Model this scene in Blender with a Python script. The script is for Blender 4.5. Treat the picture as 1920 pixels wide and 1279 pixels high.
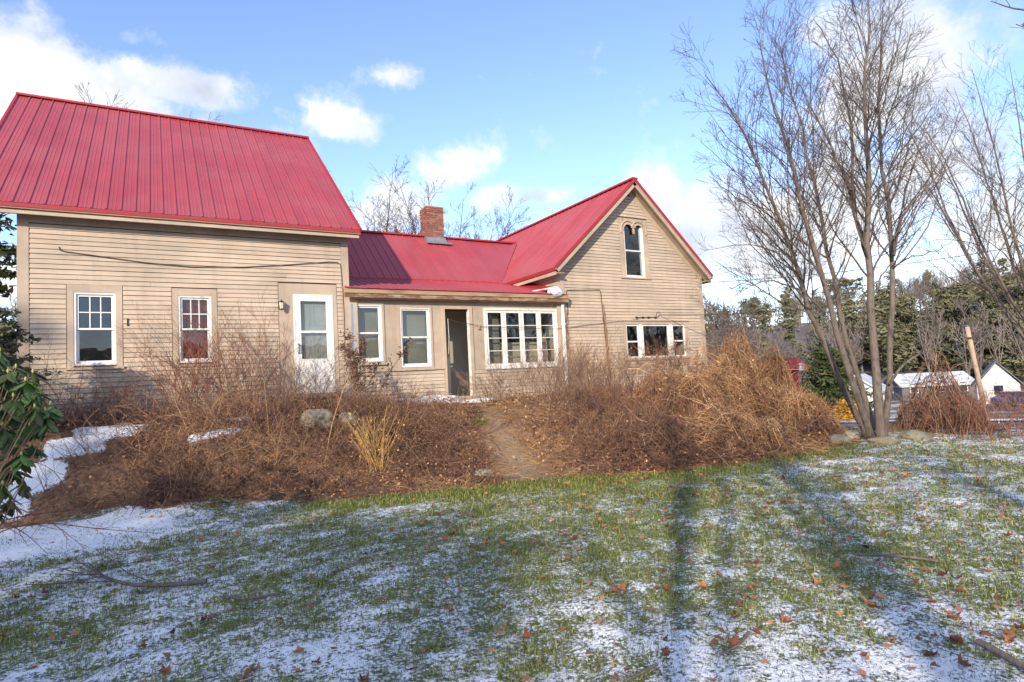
import bpy, bmesh, math, random
import numpy as np
from mathutils import Vector, Matrix

for o in list(bpy.data.objects):
    bpy.data.objects.remove(o)
SC = bpy.context.scene
COL = SC.collection
R_ = math.radians

# ------------------------------------------------------------------ camera
# world: x runs right along the house front, y away from the lawn, z up; the lawn lies at z = 0
F_PX = 1137.0
YAW, PIT, ROL = R_(30.39), R_(3.6), R_(2.97)
CAM = np.array([0.0, 0.0, 1.6])
FW = np.array([math.sin(YAW) * math.cos(PIT), math.cos(YAW) * math.cos(PIT), math.sin(PIT)])
_r = np.array([math.cos(YAW), -math.sin(YAW), 0.0])
_u = np.cross(_r, FW)
RT = _r * math.cos(ROL) - _u * math.sin(ROL)
UP = _u * math.cos(ROL) + _r * math.sin(ROL)
cd = bpy.data.cameras.new('camera')
cam = bpy.data.objects.new('camera', cd)
COL.objects.link(cam)
cd.sensor_width = 36.0
cd.lens = F_PX / 1920 * 36.0
cd.clip_start = 0.05
cd.clip_end = 6000
cam.matrix_world = Matrix((
    (RT[0], UP[0], -FW[0], CAM[0]), (RT[1], UP[1], -FW[1], CAM[1]),
    (RT[2], UP[2], -FW[2], CAM[2]), (0, 0, 0, 1)))
SC.camera = cam


def at(px, py, d):
    """A point seen at photo position (px, py), d metres deep."""
    return CAM + d * (FW + RT * (px - 960) / F_PX - UP * (py - 639.5) / F_PX)


def azel(px, py):
    v = FW + RT * (px - 960) / F_PX - UP * (py - 639.5) / F_PX
    v = v / np.linalg.norm(v)
    return math.atan2(v[0], v[1]), math.asin(v[2])


# ------------------------------------------------------------------ sky, sun, exposure
SUN_EL, SUN_HEAD = R_(21.5), R_(47.0)          # light travels towards heading 47 degrees
W = bpy.data.worlds.new('World')
SC.world = W
W.use_nodes = True
W.cycles.sampling_method = 'MANUAL'
W.cycles.sample_map_resolution = 512
nt = W.node_tree
nt.nodes.clear()


class N:
    """Tiny node helper."""
    def __init__(self, tree):
        self.t = tree

    def new(self, kind, **kw):
        n = self.t.nodes.new(kind)
        for k, v in kw.items():
            setattr(n, k, v)
        return n

    def link(self, a, b):
        self.t.links.new(a, b)

    def math(self, op, a, b=None, c=None, clamp=False):
        n = self.t.nodes.new('ShaderNodeMath')
        n.operation = op
        n.use_clamp = clamp
        for i, v in enumerate((a, b, c)):
            if v is None:
                continue
            if isinstance(v, (int, float)):
                n.inputs[i].default_value = v
            else:
                self.t.links.new(v, n.inputs[i])
        return n.outputs[0]

    def ramp(self, fac, stops):
        n = self.t.nodes.new('ShaderNodeValToRGB')
        el = n.color_ramp.elements
        while len(el) < len(stops):
            el.new(0.5)
        for e, (p, c) in zip(el, stops):
            e.position = p
            e.color = (c, c, c, 1) if isinstance(c, (int, float)) else (c[0], c[1], c[2], 1)
        self.t.links.new(fac, n.inputs[0])
        return n.outputs[0]

    def mix(self, fac, a, b, blend='MIX'):
        n = self.t.nodes.new('ShaderNodeMix')
        n.data_type = 'RGBA'
        n.blend_type = blend
        for sock, v in ((n.inputs[0], fac), (n.inputs[6], a), (n.inputs[7], b)):
            if isinstance(v, (int, float)):
                sock.default_value = v
            elif isinstance(v, (tuple, list)):
                sock.default_value = (v[0], v[1], v[2], 1)
            else:
                self.t.links.new(v, sock)
        return n.outputs[2]

    def noise(self, vec, scale, detail=4, rough=0.55, dist=0.0):
        n = self.t.nodes.new('ShaderNodeTexNoise')
        n.inputs['Scale'].default_value = scale
        n.inputs['Detail'].default_value = detail
        n.inputs['Roughness'].default_value = rough
        n.inputs['Distortion'].default_value = dist
        if vec is not None:
            self.t.links.new(vec, n.inputs['Vector'])
        return n.outputs[0]


w = N(nt)
out = w.new('ShaderNodeOutputWorld')
bg = w.new('ShaderNodeBackground')
sky = w.new('ShaderNodeTexSky')
sky.sky_type = 'NISHITA'
sky.sun_disc = False
sky.sun_elevation = SUN_EL
sky.sun_rotation = SUN_HEAD + math.pi
sky.altitude = 150
sky.air_density = 1.0
sky.dust_density = 0.15
sky.ozone_density = 3.0
tc = w.new('ShaderNodeTexCoord')
sep = w.new('ShaderNodeSeparateXYZ')
w.link(tc.outputs['Generated'], sep.inputs[0])
az = w.math('ARCTAN2', sep.outputs[0], sep.outputs[1])
el = w.math('ARCSINE', sep.outputs[2])
# the cloud layer: cumulus banks low over the horizon all round, and the single puffs of this sky
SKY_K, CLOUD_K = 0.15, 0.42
n1 = w.noise(tc.outputs['Generated'], 6.5, 8, 0.64)
n2 = w.noise(tc.outputs['Generated'], 22.0, 5, 0.65)
shape = w.math('ADD', w.math('MULTIPLY', w.math('SUBTRACT', n1, 0.5), 2.3), w.math('MULTIPLY', w.math('SUBTRACT', n2, 0.5), 0.9))
puffs = [  # photo position, half width and half height in photo pixels, amount
    (90, 150, 270, 85, 1.0), (330, 155, 140, 48, 0.95), (20, 230, 120, 80, 0.9), (270, 75, 70, 30, 0.45),
    (640, 235, 95, 48, 0.95), (730, 140, 60, 30, 0.75), (880, 152, 90, 30, 0.38), (600, 265, 50, 40, 0.6),
    (840, 312, 85, 46, 1.0), (935, 368, 55, 30, 0.9), (1030, 367, 80, 22, 0.75), (760, 370, 90, 55, 0.75), (700, 410, 70, 40, 0.7),
    (1225, 355, 50, 42, 1.0), (1375, 425, 200, 90, 1.0), (1290, 470, 110, 50, 0.95), (1560, 330, 150, 90, 0.9),
    (1480, 480, 200, 75, 1.2), (1620, 400, 220, 110, 1.05), (1760, 330, 200, 120, 0.95), (1700, 110, 110, 120, 0.8), (1640, 200, 120, 110, 0.85),
    (1560, 60, 120, 60, 0.75), (1860, 400, 180, 130, 1.05), (1500, 560, 260, 22, 0.7), (1800, 520, 260, 40, 0.9), (1480, 250, 110, 60, 0.6),
    (2150, 380, 260, 160, 1.0), (2350, 520, 260, 90, 1.0), (-300, 200, 240, 110, 0.9), (-550, 330, 240, 130, 0.9)]
pol = w.new('ShaderNodeCombineXYZ')
w.link(az, pol.inputs[0])
w.link(el, pol.inputs[1])
pol.inputs[2].default_value = 1.0
near_c = None
for px, py, hw, hh, amt in puffs:
    a0, e0 = azel(px, py)
    a1, _ = azel(px + hw, py)
    _, e1 = azel(px, py - hh)
    sx, sy = 1 / abs(a1 - a0), 1 / abs(e1 - e0)
    ma = w.new('ShaderNodeVectorMath', operation='MULTIPLY_ADD')
    w.link(pol.outputs[0], ma.inputs[0])
    ma.inputs[1].default_value = (sx, sy, 0.0)
    ma.inputs[2].default_value = (-a0 * sx, -e0 * sy, math.sqrt(max(0.0, -math.log(min(amt, 1.0)) / 0.8)))
    dt = w.new('ShaderNodeVectorMath', operation='DOT_PRODUCT')
    w.link(ma.outputs[0], dt.inputs[0])
    w.link(ma.outputs[0], dt.inputs[1])
    near_c = dt.outputs['Value'] if near_c is None else w.math('MINIMUM', near_c, dt.outputs['Value'])
cover = w.math('EXPONENT', w.math('MULTIPLY', near_c, -0.8))
band = w.math('MULTIPLY', w.math('EXPONENT', w.math('MULTIPLY', w.math('MULTIPLY', el, el), -9.0)), 0.46)
# extra cloud added overhead and behind the view to raise the ambient light
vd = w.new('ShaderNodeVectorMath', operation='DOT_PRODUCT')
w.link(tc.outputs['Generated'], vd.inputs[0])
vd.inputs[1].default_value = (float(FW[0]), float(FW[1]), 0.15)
fill_cloud = w.math('MULTIPLY', w.ramp(vd.outputs['Value'], [(0.05, 1.0), (0.62, 0.0)]), 0.50)
cover = w.math('MAXIMUM', w.math('MAXIMUM', cover, band), fill_cloud)
dens = w.math('ADD', w.math('MULTIPLY', cover, 1.10), w.math('MULTIPLY', shape, 1.0))
mask = w.ramp(dens, [(0.32, 0.0), (0.50, 0.22), (0.70, 0.72), (0.98, 1.0)])
lump = w.noise(tc.outputs['Generated'], 8.0, 4, 0.55)
under = w.ramp(w.math('ADD', lump, w.math('MULTIPLY', dens, -0.12)), [(0.16, (0.60, 0.65, 0.78)), (0.32, (0.90, 0.93, 1.0)), (0.48, (1.18, 1.15, 1.10))])
skyc = w.mix(1.0, sky.outputs[0], (SKY_K * 0.92, SKY_K * 0.84, SKY_K * 0.90), 'MULTIPLY')
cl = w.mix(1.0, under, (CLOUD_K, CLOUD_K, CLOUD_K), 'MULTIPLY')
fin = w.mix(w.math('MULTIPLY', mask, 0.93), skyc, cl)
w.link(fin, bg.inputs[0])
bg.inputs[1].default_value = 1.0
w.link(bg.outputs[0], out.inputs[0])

sd = bpy.data.lights.new('sun', 'SUN')
sd.energy = 2.35
sd.angle = R_(0.53)
sd.color = (1.0, 0.86, 0.68)
sun = bpy.data.objects.new('sun', sd)
COL.objects.link(sun)
LD = np.array([math.sin(SUN_HEAD) * math.cos(SUN_EL), math.cos(SUN_HEAD) * math.cos(SUN_EL), -math.sin(SUN_EL)])
sun.rotation_euler = Vector(LD).to_track_quat('-Z', 'Y').to_euler()
sun.location = (-20, -20, 18)

SC.view_settings.view_transform = 'Standard'
SC.view_settings.look = 'None'
SC.view_settings.exposure = 1.32
SC.view_settings.gamma = 1.0
SC.view_settings.use_curve_mapping = False
SC.render.engine = 'CYCLES'
SC.cycles.max_bounces = 6
SC.cycles.transparent_max_bounces = 12
SC.cycles.use_denoising = True
SC.cycles.sample_clamp_indirect = 6.0

# ------------------------------------------------------------------ materials
MATS = {}


def mat(name, c1, c2=None, scale=6.0, rough=0.8, bump=0.0, bscale=40.0, rand=0.0, spec=0.3, stretch=(1, 1, 1),
        attr=None, metal=0.0, c3=None, hue=0.0, detail=5):
    """Procedural material: two or three colours mixed by noise, a shift per object, fine relief."""
    m = bpy.data.materials.new(name)
    m.use_nodes = True
    n = N(m.node_tree)
    b = m.node_tree.nodes['Principled BSDF']
    co = n.new('ShaderNodeTexCoord')
    mp = n.new('ShaderNodeMapping')
    mp.inputs['Scale'].default_value = stretch
    n.link(co.outputs['Object'], mp.inputs[0])
    vec = mp.outputs[0]
    oi = n.new('ShaderNodeObjectInfo')
    if rand:
        ofs = n.new('ShaderNodeVectorMath', operation='ADD')
        n.link(vec, ofs.inputs[0])
        cmb = n.new('ShaderNodeCombineXYZ')
        for i in range(3):
            n.link(n.math('MULTIPLY', oi.outputs['Random'], 37.0 + 11 * i), cmb.inputs[i])
        n.link(cmb.outputs[0], ofs.inputs[1])
        vec = ofs.outputs[0]
    f = n.noise(vec, scale, detail, 0.6)
    c2 = c2 or c1
    if attr:
        an = n.new('ShaderNodeAttribute', attribute_name=attr)
        f = n.math('ADD', n.math('MULTIPLY', n.math('SUBTRACT', f, 0.5), 0.5), an.outputs['Fac'])
        stops = [(0.05, c1), (0.95, c2)] if c3 is None else [(0.05, c1), (0.5, c2), (0.95, c3)]
    else:
        stops = [(0.3, c1), (0.7, c2)] if c3 is None else [(0.3, c1), (0.5, c2), (0.68, c3)]
    col = n.ramp(f, stops)
    if rand:
        k = n.math('ADD', n.math('MULTIPLY', oi.outputs['Random'], 2 * rand), 1 - rand)
        hs = n.new('ShaderNodeHueSaturation')
        n.link(col, hs.inputs['Color'])
        n.link(k, hs.inputs['Value'])
        if hue:
            n.link(n.math('ADD', n.math('MULTIPLY', oi.outputs['Random'], hue), 0.5 - hue / 2), hs.inputs['Hue'])
        col = hs.outputs[0]
    n.link(col, b.inputs['Base Color'])
    b.inputs['Roughness'].default_value = rough
    b.inputs['Specular IOR Level'].default_value = spec
    b.inputs['Metallic'].default_value = metal
    if bump:
        bn = n.new('ShaderNodeBump')
        bn.inputs['Strength'].default_value = bump
        bn.inputs['Distance'].default_value = 0.01
        n.link(n.noise(vec, bscale, 4, 0.6), bn.inputs['Height'])
        n.link(bn.outputs[0], b.inputs['Normal'])
    MATS[name] = m
    return m


mat('siding', (0.44, 0.345, 0.26), (0.56, 0.45, 0.345), 1.3, 0.75, 0.25, 60, rand=0.08, stretch=(0.5, 1, 3), c3=(0.49, 0.39, 0.295))
mat('trim', (0.43, 0.335, 0.245), (0.55, 0.435, 0.33), 2.0, 0.7, 0.2, 50, rand=0.05)
mat('shadow_line_sheet', (0.10, 0.07, 0.05), (0.14, 0.10, 0.07), 3.0)  # dark brown that paints the shade in the clapboard gaps
mat('soffit', (0.30, 0.22, 0.15), (0.42, 0.31, 0.21), 2.5, 0.8, 0.2)
mat('oldwood', (0.20, 0.10, 0.055), (0.42, 0.30, 0.19), 3.0, 0.85, 0.3, 60, stretch=(0.4, 1, 2.5), c3=(0.36, 0.22, 0.12))
mat('white', (0.74, 0.73, 0.71), (0.82, 0.81, 0.79), 3.0, 0.5, 0.05, 60, rand=0.03)
mat('whitewood', (0.56, 0.52, 0.45), (0.80, 0.78, 0.74), 9.0, 0.65, 0.25, 60, rand=0.04, c3=(0.76, 0.73, 0.68))
mat('bluetape', (0.16, 0.28, 0.42), (0.22, 0.36, 0.50), 3.0, 0.6)
mat('redmetal', (0.33, 0.048, 0.060), (0.41, 0.066, 0.075), 0.7, 0.42, 0.04, 8, rand=0.035, spec=0.55)
mat('redtrim', (0.34, 0.022, 0.03), (0.40, 0.03, 0.035), 1.5, 0.4, spec=0.5)
mat('brick', (0.20, 0.075, 0.052), (0.30, 0.13, 0.095), 6.0, 0.9, 0.5, 40, rand=0.28, hue=0.03, c3=(0.25, 0.10, 0.07))
mat('mortar', (0.34, 0.29, 0.24), (0.45, 0.40, 0.34), 9.0, 0.95, 0.4)
mat('lead', (0.22, 0.23, 0.26), (0.38, 0.39, 0.42), 6.0, 0.5, 0.2, metal=0.5)
mat('dark', (0.012, 0.011, 0.011), (0.02, 0.018, 0.017), 3.0, 0.7)
mat('iron', (0.02, 0.02, 0.022), (0.04, 0.035, 0.03), 20, 0.5, 0.1)
mat('cable', (0.06, 0.045, 0.035), (0.12, 0.09, 0.065), 20, 0.7)
mat('room', (0.52, 0.44, 0.34), (0.63, 0.54, 0.43), 1.0, 0.9)
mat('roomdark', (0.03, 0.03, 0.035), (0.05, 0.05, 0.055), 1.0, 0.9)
mat('redcurtain', (0.10, 0.012, 0.016), (0.24, 0.03, 0.035), 9.0, 0.9, 0.3, 20)
mat('curtain', (0.22, 0.195, 0.165), (0.32, 0.285, 0.245), 2.0, 0.9, 0.3, 20)
mat('innerdoor', (0.38, 0.36, 0.34), (0.44, 0.42, 0.40), 2.0, 0.6)
mat('rock', (0.11, 0.095, 0.06), (0.28, 0.25, 0.19), 5.0, 0.95, 1.0, 14, rand=0.12, c3=(0.20, 0.19, 0.09))
mat('stone', (0.24, 0.19, 0.14), (0.36, 0.30, 0.23), 3.0, 0.9, 0.5, 30, rand=0.1)
mat('snow', (0.80, 0.82, 0.86), (0.88, 0.89, 0.91), 5.0, 0.6, 0.5, 45, spec=0.2)
mat('bark', (0.055, 0.044, 0.036), (0.19, 0.155, 0.125), 9.0, 0.9, 1.0, 30, stretch=(1, 1, 0.35), c3=(0.10, 0.082, 0.067))
mat('twig', (0.075, 0.060, 0.052), (0.160, 0.130, 0.112), 4.0, 0.85, attr='tint')
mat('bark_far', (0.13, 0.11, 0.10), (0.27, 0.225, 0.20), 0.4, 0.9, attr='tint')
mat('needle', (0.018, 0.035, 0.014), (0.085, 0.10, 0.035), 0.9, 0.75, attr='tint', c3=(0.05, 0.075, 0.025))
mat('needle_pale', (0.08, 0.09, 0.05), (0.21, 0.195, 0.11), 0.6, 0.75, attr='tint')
mat('bramble', (0.085, 0.048, 0.042), (0.20, 0.105, 0.072), 3.0, 0.85, attr='tint', c3=(0.46, 0.29, 0.155))
mat('redstem', (0.135, 0.047, 0.035), (0.270, 0.115, 0.074), 3.0, 0.75, attr='tint', c3=(0.405, 0.243, 0.149))
mat('greystem', (0.156, 0.111, 0.085), (0.286, 0.195, 0.143), 3.0, 0.85, attr='tint', c3=(0.390, 0.260, 0.169))
mat('straw', (0.30, 0.155, 0.045), (0.46, 0.27, 0.09), 3.0, 0.75, attr='tint', c3=(0.58, 0.38, 0.16))
mat('vine', (0.13, 0.060, 0.034), (0.42, 0.225, 0.115), 3.0, 0.8, attr='tint', c3=(0.72, 0.50, 0.28))
mat('seedhead', (0.098, 0.052, 0.036), (0.221, 0.130, 0.085), 3.0, 0.9, attr='tint')
mat('litter', (0.195, 0.085, 0.042), (0.351, 0.169, 0.085), 3.0, 0.85, attr='tint', c3=(0.494, 0.286, 0.156))
mat('blade', (0.085, 0.115, 0.020), (0.20, 0.235, 0.045), 3.0, 0.6, attr='tint', c3=(0.44, 0.40, 0.14))
mat('leafbrown', (0.106, 0.033, 0.019), (0.300, 0.119, 0.056), 25.0, 0.6, 0.4, 90, rand=0.5, hue=0.03, c3=(0.200, 0.065, 0.033))
mat('rhodo', (0.024, 0.060, 0.014), (0.085, 0.135, 0.028), 22.0, 0.45, 0.3, 60, rand=0.45, hue=0.09, spec=0.4, c3=(0.045, 0.095, 0.020))
mat('bud', (0.35, 0.38, 0.10), (0.45, 0.42, 0.15), 9.0, 0.5)
mat('farwhite', (0.50, 0.50, 0.49), (0.62, 0.61, 0.60), 2.0, 0.7)
mat('fargrey', (0.11, 0.11, 0.12), (0.17, 0.17, 0.18), 2.0, 0.8)
mat('peel', (0.46, 0.35, 0.245), (0.17, 0.085, 0.05), 5.0, 0.85, 0.4, 40, stretch=(0.5, 1, 2.2), c3=(0.44, 0.33, 0.22))
mat('farred', (0.22, 0.035, 0.03), (0.30, 0.05, 0.04), 2.0, 0.8)
mat('snowroof', (0.10, 0.10, 0.11), (0.62, 0.64, 0.68), 0.9, 0.8, c3=(0.34, 0.35, 0.38))
mat('farroof', (0.12, 0.12, 0.13), (0.2, 0.2, 0.21), 2.0, 0.8)
mat('carblue', (0.02, 0.12, 0.26), (0.025, 0.14, 0.30), 2.0, 0.25, spec=0.6)
mat('rubber', (0.02, 0.02, 0.02), (0.03, 0.03, 0.03), 9, 0.8)
mat('carglass', (0.02, 0.025, 0.03), (0.03, 0.035, 0.04), 2, 0.1, spec=0.7)
mat('polewood', (0.36, 0.22, 0.14), (0.55, 0.40, 0.30), 3.0, 0.85, 0.3, 30, stretch=(2, 2, 0.3))
mat('greenpost', (0.01, 0.10, 0.075), (0.015, 0.13, 0.09), 6, 0.5)
mat('gold', (0.42, 0.20, 0.02), (0.55, 0.30, 0.04), 3.0, 0.8, attr='tint')
mat('asphalt', (0.10, 0.10, 0.105), (0.16, 0.16, 0.165), 2.0, 0.9, 0.2)
mat('plastic', (0.55, 0.52, 0.42), (0.65, 0.62, 0.52), 5, 0.5)


def weathered(name):
    """Grey weather stains of their own shape over painted wood."""
    m = MATS[name]
    n = N(m.node_tree)
    b = m.node_tree.nodes['Principled BSDF']
    src = b.inputs['Base Color'].links[0].from_socket
    g = n.new('ShaderNodeNewGeometry')
    mp = n.new('ShaderNodeMapping')
    mp.inputs['Scale'].default_value = (0.55, 0.55, 0.9)
    n.link(g.outputs['Position'], mp.inputs[0])
    st = n.ramp(n.noise(mp.outputs[0], 1.1, 6, 0.62), [(0.44, 0.0), (0.62, 0.75)])
    mp2 = n.new('ShaderNodeMapping')
    mp2.inputs['Scale'].default_value = (3.5, 3.5, 0.5)
    n.link(g.outputs['Position'], mp2.inputs[0])
    rn = n.ramp(n.noise(mp2.outputs[0], 1.6, 4, 0.6), [(0.5, 0.0), (0.66, 0.5)])
    c = n.mix(n.math('MULTIPLY', st, 0.45), src, (0.27, 0.235, 0.19))
    c = n.mix(n.math('MULTIPLY', rn, 0.35), c, (0.22, 0.185, 0.15))
    n.link(c, b.inputs['Base Color'])


def faded(name):
    """Sun-faded and dusty areas over the painted metal."""
    m = MATS[name]
    n = N(m.node_tree)
    b = m.node_tree.nodes['Principled BSDF']
    src = b.inputs['Base Color'].links[0].from_socket
    g = n.new('ShaderNodeNewGeometry')
    st = n.ramp(n.noise(g.outputs['Position'], 0.8, 6, 0.6), [(0.42, 0.0), (0.6, 1.0)])
    c = n.mix(n.math('MULTIPLY', st, 0.4), src, (0.33, 0.095, 0.125))
    n.link(c, b.inputs['Base Color'])
    n.link(n.math('ADD', n.math('MULTIPLY', st, 0.18), 0.36), b.inputs['Roughness'])
    bn = n.new('ShaderNodeBump')
    bn.inputs['Strength'].default_value = 0.25
    bn.inputs['Distance'].default_value = 0.03
    n.link(n.noise(g.outputs['Position'], 2.6, 3, 0.5), bn.inputs['Height'])
    n.link(bn.outputs[0], b.inputs['Normal'])


faded('redmetal')
weathered('siding')
weathered('trim')


def glass(name, refl=1.55, tint=0.9):
    m = bpy.data.materials.new(name)
    m.use_nodes = True
    n = N(m.node_tree)
    m.node_tree.nodes.clear()
    o = n.new('ShaderNodeOutputMaterial')
    tr = n.new('ShaderNodeBsdfTransparent')
    tr.inputs[0].default_value = (tint * 0.96, tint, tint * 0.99, 1)
    gl = n.new('ShaderNodeBsdfGlossy')
    gl.inputs['Roughness'].default_value = 0.015
    gl.inputs['Color'].default_value = (0.95, 0.97, 1, 1)
    lw = n.new('ShaderNodeLayerWeight')
    lw.inputs[0].default_value = 0.5
    f0 = ((refl - 1) / (refl + 1)) ** 2
    fr_out = n.math('ADD', n.math('MULTIPLY', n.math('POWER', lw.outputs['Facing'], 4.0), 0.8), f0)
    co = n.new('ShaderNodeTexCoord')
    bn = n.new('ShaderNodeBump')
    bn.inputs['Strength'].default_value = 0.12
    bn.inputs['Distance'].default_value = 0.02
    n.link(n.noise(co.outputs['Object'], 2.2, 2), bn.inputs['Height'])
    n.link(bn.outputs[0], gl.inputs['Normal'])
    mx = n.new('ShaderNodeMixShader')
    n.link(fr_out, mx.inputs[0])
    n.link(tr.outputs[0], mx.inputs[1])
    n.link(gl.outputs[0], mx.inputs[2])
    n.link(mx.outputs[0], o.inputs[0])
    MATS[name] = m


glass('glass', 1.55)
glass('glass_old', 1.6, 0.88)

# ------------------------------------------------------------------ helpers


def link(o, parent=None, label=None, cat=None, group=None, kind=None):
    COL.objects.link(o)
    if parent is not None:
        o.parent = parent
    if label:
        o['label'] = label
    if cat:
        o['category'] = cat
    if group:
        o['group'] = group
    if kind:
        o['kind'] = kind
    return o


def empty(name, loc, label, cat, group=None, rz=0.0):
    o = bpy.data.objects.new(name, None)
    o.empty_display_size = 0.2
    o.location = [float(v) for v in loc]
    o.rotation_euler = (0, 0, rz)
    return link(o, None, label, cat, group)


def np_mesh(name, V, faces, m, smooth=False, attrs=None):
    """faces: list of int arrays (n,3) or (n,4)."""
    V = np.asarray(V, dtype=np.float32)
    me = bpy.data.meshes.new(name)
    me.vertices.add(len(V))
    me.vertices.foreach_set('co', V.ravel())
    faces = [np.asarray(f, dtype=np.int32) for f in faces if len(f)]
    tot = sum(f.size for f in faces)
    npoly = sum(len(f) for f in faces)
    me.loops.add(tot)
    me.loops.foreach_set('vertex_index', np.concatenate([f.ravel() for f in faces]))
    me.polygons.add(npoly)
    sizes = np.concatenate([np.full(len(f), f.shape[1], np.int32) for f in faces])
    starts = np.concatenate([[0], np.cumsum(sizes)[:-1]]).astype(np.int32)
    me.polygons.foreach_set('loop_start', starts)
    if smooth:
        me.polygons.foreach_set('use_smooth', np.ones(npoly, dtype=bool))
    for k, a in (attrs or {}).items():
        at_ = me.attributes.new(k, 'FLOAT', 'POINT')
        at_.data.foreach_set('value', np.asarray(a, dtype=np.float32))
    me.update()
    me.validate()
    if m:
        me.materials.append(MATS[m])
    return me


class MB:
    """Collects boxes, beams and prisms into one mesh."""
    def __init__(self):
        self.v, self.f = [], []

    def poly(self, pts, faces):
        o = len(self.v)
        self.v += [tuple(float(c) for c in p) for p in pts]
        self.f += [[o + i for i in f] for f in faces]
        return self

    def box(self, x0, x1, y0, y1, z0, z1):
        return self.poly([(x0, y0, z0), (x1, y0, z0), (x1, y1, z0), (x0, y1, z0), (x0, y0, z1), (x1, y0, z1), (x1, y1, z1), (x0, y1, z1)],
                         [(0, 3, 2, 1), (4, 5, 6, 7), (0, 1, 5, 4), (1, 2, 6, 5), (2, 3, 7, 6), (3, 0, 4, 7)])

    def hexa(self, a, b):
        """a: four points of one end, b: the matching four of the other."""
        return self.poly(list(a) + list(b), [(3, 2, 1, 0), (4, 5, 6, 7), (0, 1, 5, 4), (1, 2, 6, 5), (2, 3, 7, 6), (3, 0, 4, 7)])

    def beam(self, p, q, wid, hei, up=(0, 0, 1)):
        p, q = Vector(p), Vector(q)
        d = (q - p).normalized()
        s = d.cross(Vector(up)).normalized()
        t = s.cross(d).normalized()
        c = [(-1, -1), (1, -1), (1, 1), (-1, 1)]
        return self.hexa([p + s * (wid / 2 * a) + t * (hei / 2 * b) for a, b in c], [q + s * (wid / 2 * a) + t * (hei / 2 * b) for a, b in c])

    def prism(self, pts, off):
        """pts: polygon in 3-D, extruded by the vector off."""
        n = len(pts)
        off = Vector(off)
        V = [Vector(p) for p in pts] + [Vector(p) + off for p in pts]
        return self.poly(V, [tuple(range(n))[::-1], tuple(range(n, 2 * n))] + [(i, (i + 1) % n, n + (i + 1) % n, n + i) for i in range(n)])

    def tube(self, pts, r, sides=6, cap=True):
        pts = [Vector(p) for p in pts]
        rr = r if hasattr(r, '__len__') else [r] * len(pts)
        o = len(self.v)
        for i, p in enumerate(pts):
            d = (pts[min(i + 1, len(pts) - 1)] - pts[max(i - 1, 0)]).normalized()
            a = d.cross(Vector((0.31, 0.17, 0.93))).normalized()
            b = d.cross(a)
            for k in range(sides):
                t = 2 * math.pi * k / sides
                self.v.append(tuple(p + (a * math.cos(t) + b * math.sin(t)) * rr[i]))
        for i in range(len(pts) - 1):
            for k in range(sides):
                k2 = (k + 1) % sides
                self.f.append([o + i * sides + k, o + i * sides + k2, o + (i + 1) * sides + k2, o + (i + 1) * sides + k])
        if cap:
            self.f.append([o + k for k in range(sides)][::-1])
            self.f.append([o + (len(pts) - 1) * sides + k for k in range(sides)])
        return self

    def mesh(self, name, m, smooth=False, bevel=0.0):
        me = bpy.data.meshes.new(name)
        me.from_pydata(self.v, [], self.f)
        bm = bmesh.new()
        bm.from_mesh(me)
        bmesh.ops.recalc_face_normals(bm, faces=bm.faces)
        if bevel:
            bmesh.ops.bevel(bm, geom=list(bm.edges), offset=bevel, segments=1, affect='EDGES')
        bm.to_mesh(me)
        bm.free()
        if smooth:
            me.polygons.foreach_set('use_smooth', np.ones(len(me.polygons), dtype=bool))
        me.materials.append(MATS[m])
        return me

    def build(self, name, m, parent=None, smooth=False, bevel=0.0, **kw):
        o = bpy.data.objects.new(name, self.mesh(name, m, smooth, bevel))
        return link(o, parent, **kw)


def put(name, me, parent=None, loc=(0, 0, 0), rot=(0, 0, 0), scale=(1, 1, 1), **kw):
    o = bpy.data.objects.new(name, me)
    o.location = [float(v) for v in loc]
    o.rotation_euler = rot
    o.scale = scale
    return link(o, parent, **kw)


def tubes(P, Rd, sides=3):
    """P (N,K,3) polylines, Rd (N,K) radii -> vertices, quads."""
    P = np.asarray(P, float)
    Nn, K, _ = P.shape
    T = np.empty_like(P)
    T[:, 1:-1] = P[:, 2:] - P[:, :-2]
    T[:, 0] = P[:, 1] - P[:, 0]
    T[:, -1] = P[:, -1] - P[:, -2]
    T /= np.linalg.norm(T, axis=2, keepdims=True) + 1e-9
    ref = np.broadcast_to(np.array([0.31, 0.17, 0.93]), T.shape).copy()
    par = np.abs((T * ref).sum(2)) > 0.97
    ref[par] = (1, 0, 0)
    A = np.cross(T, ref)
    A /= np.linalg.norm(A, axis=2, keepdims=True) + 1e-9
    B = np.cross(T, A)
    th = np.arange(sides) * 2 * np.pi / sides
    V = P[:, :, None, :] + (A[:, :, None, :] * np.cos(th)[None, None, :, None] + B[:, :, None, :] * np.sin(th)[None, None, :, None]) * Rd[:, :, None, None]
    idx = np.arange(Nn * K * sides).reshape(Nn, K, sides)
    a = idx[:, :-1, :]
    b = idx[:, 1:, :]
    q = np.stack([a, np.roll(a, -1, 2), np.roll(b, -1, 2), b], axis=-1).reshape(-1, 4)
    return V.reshape(-1, 3), q


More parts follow.
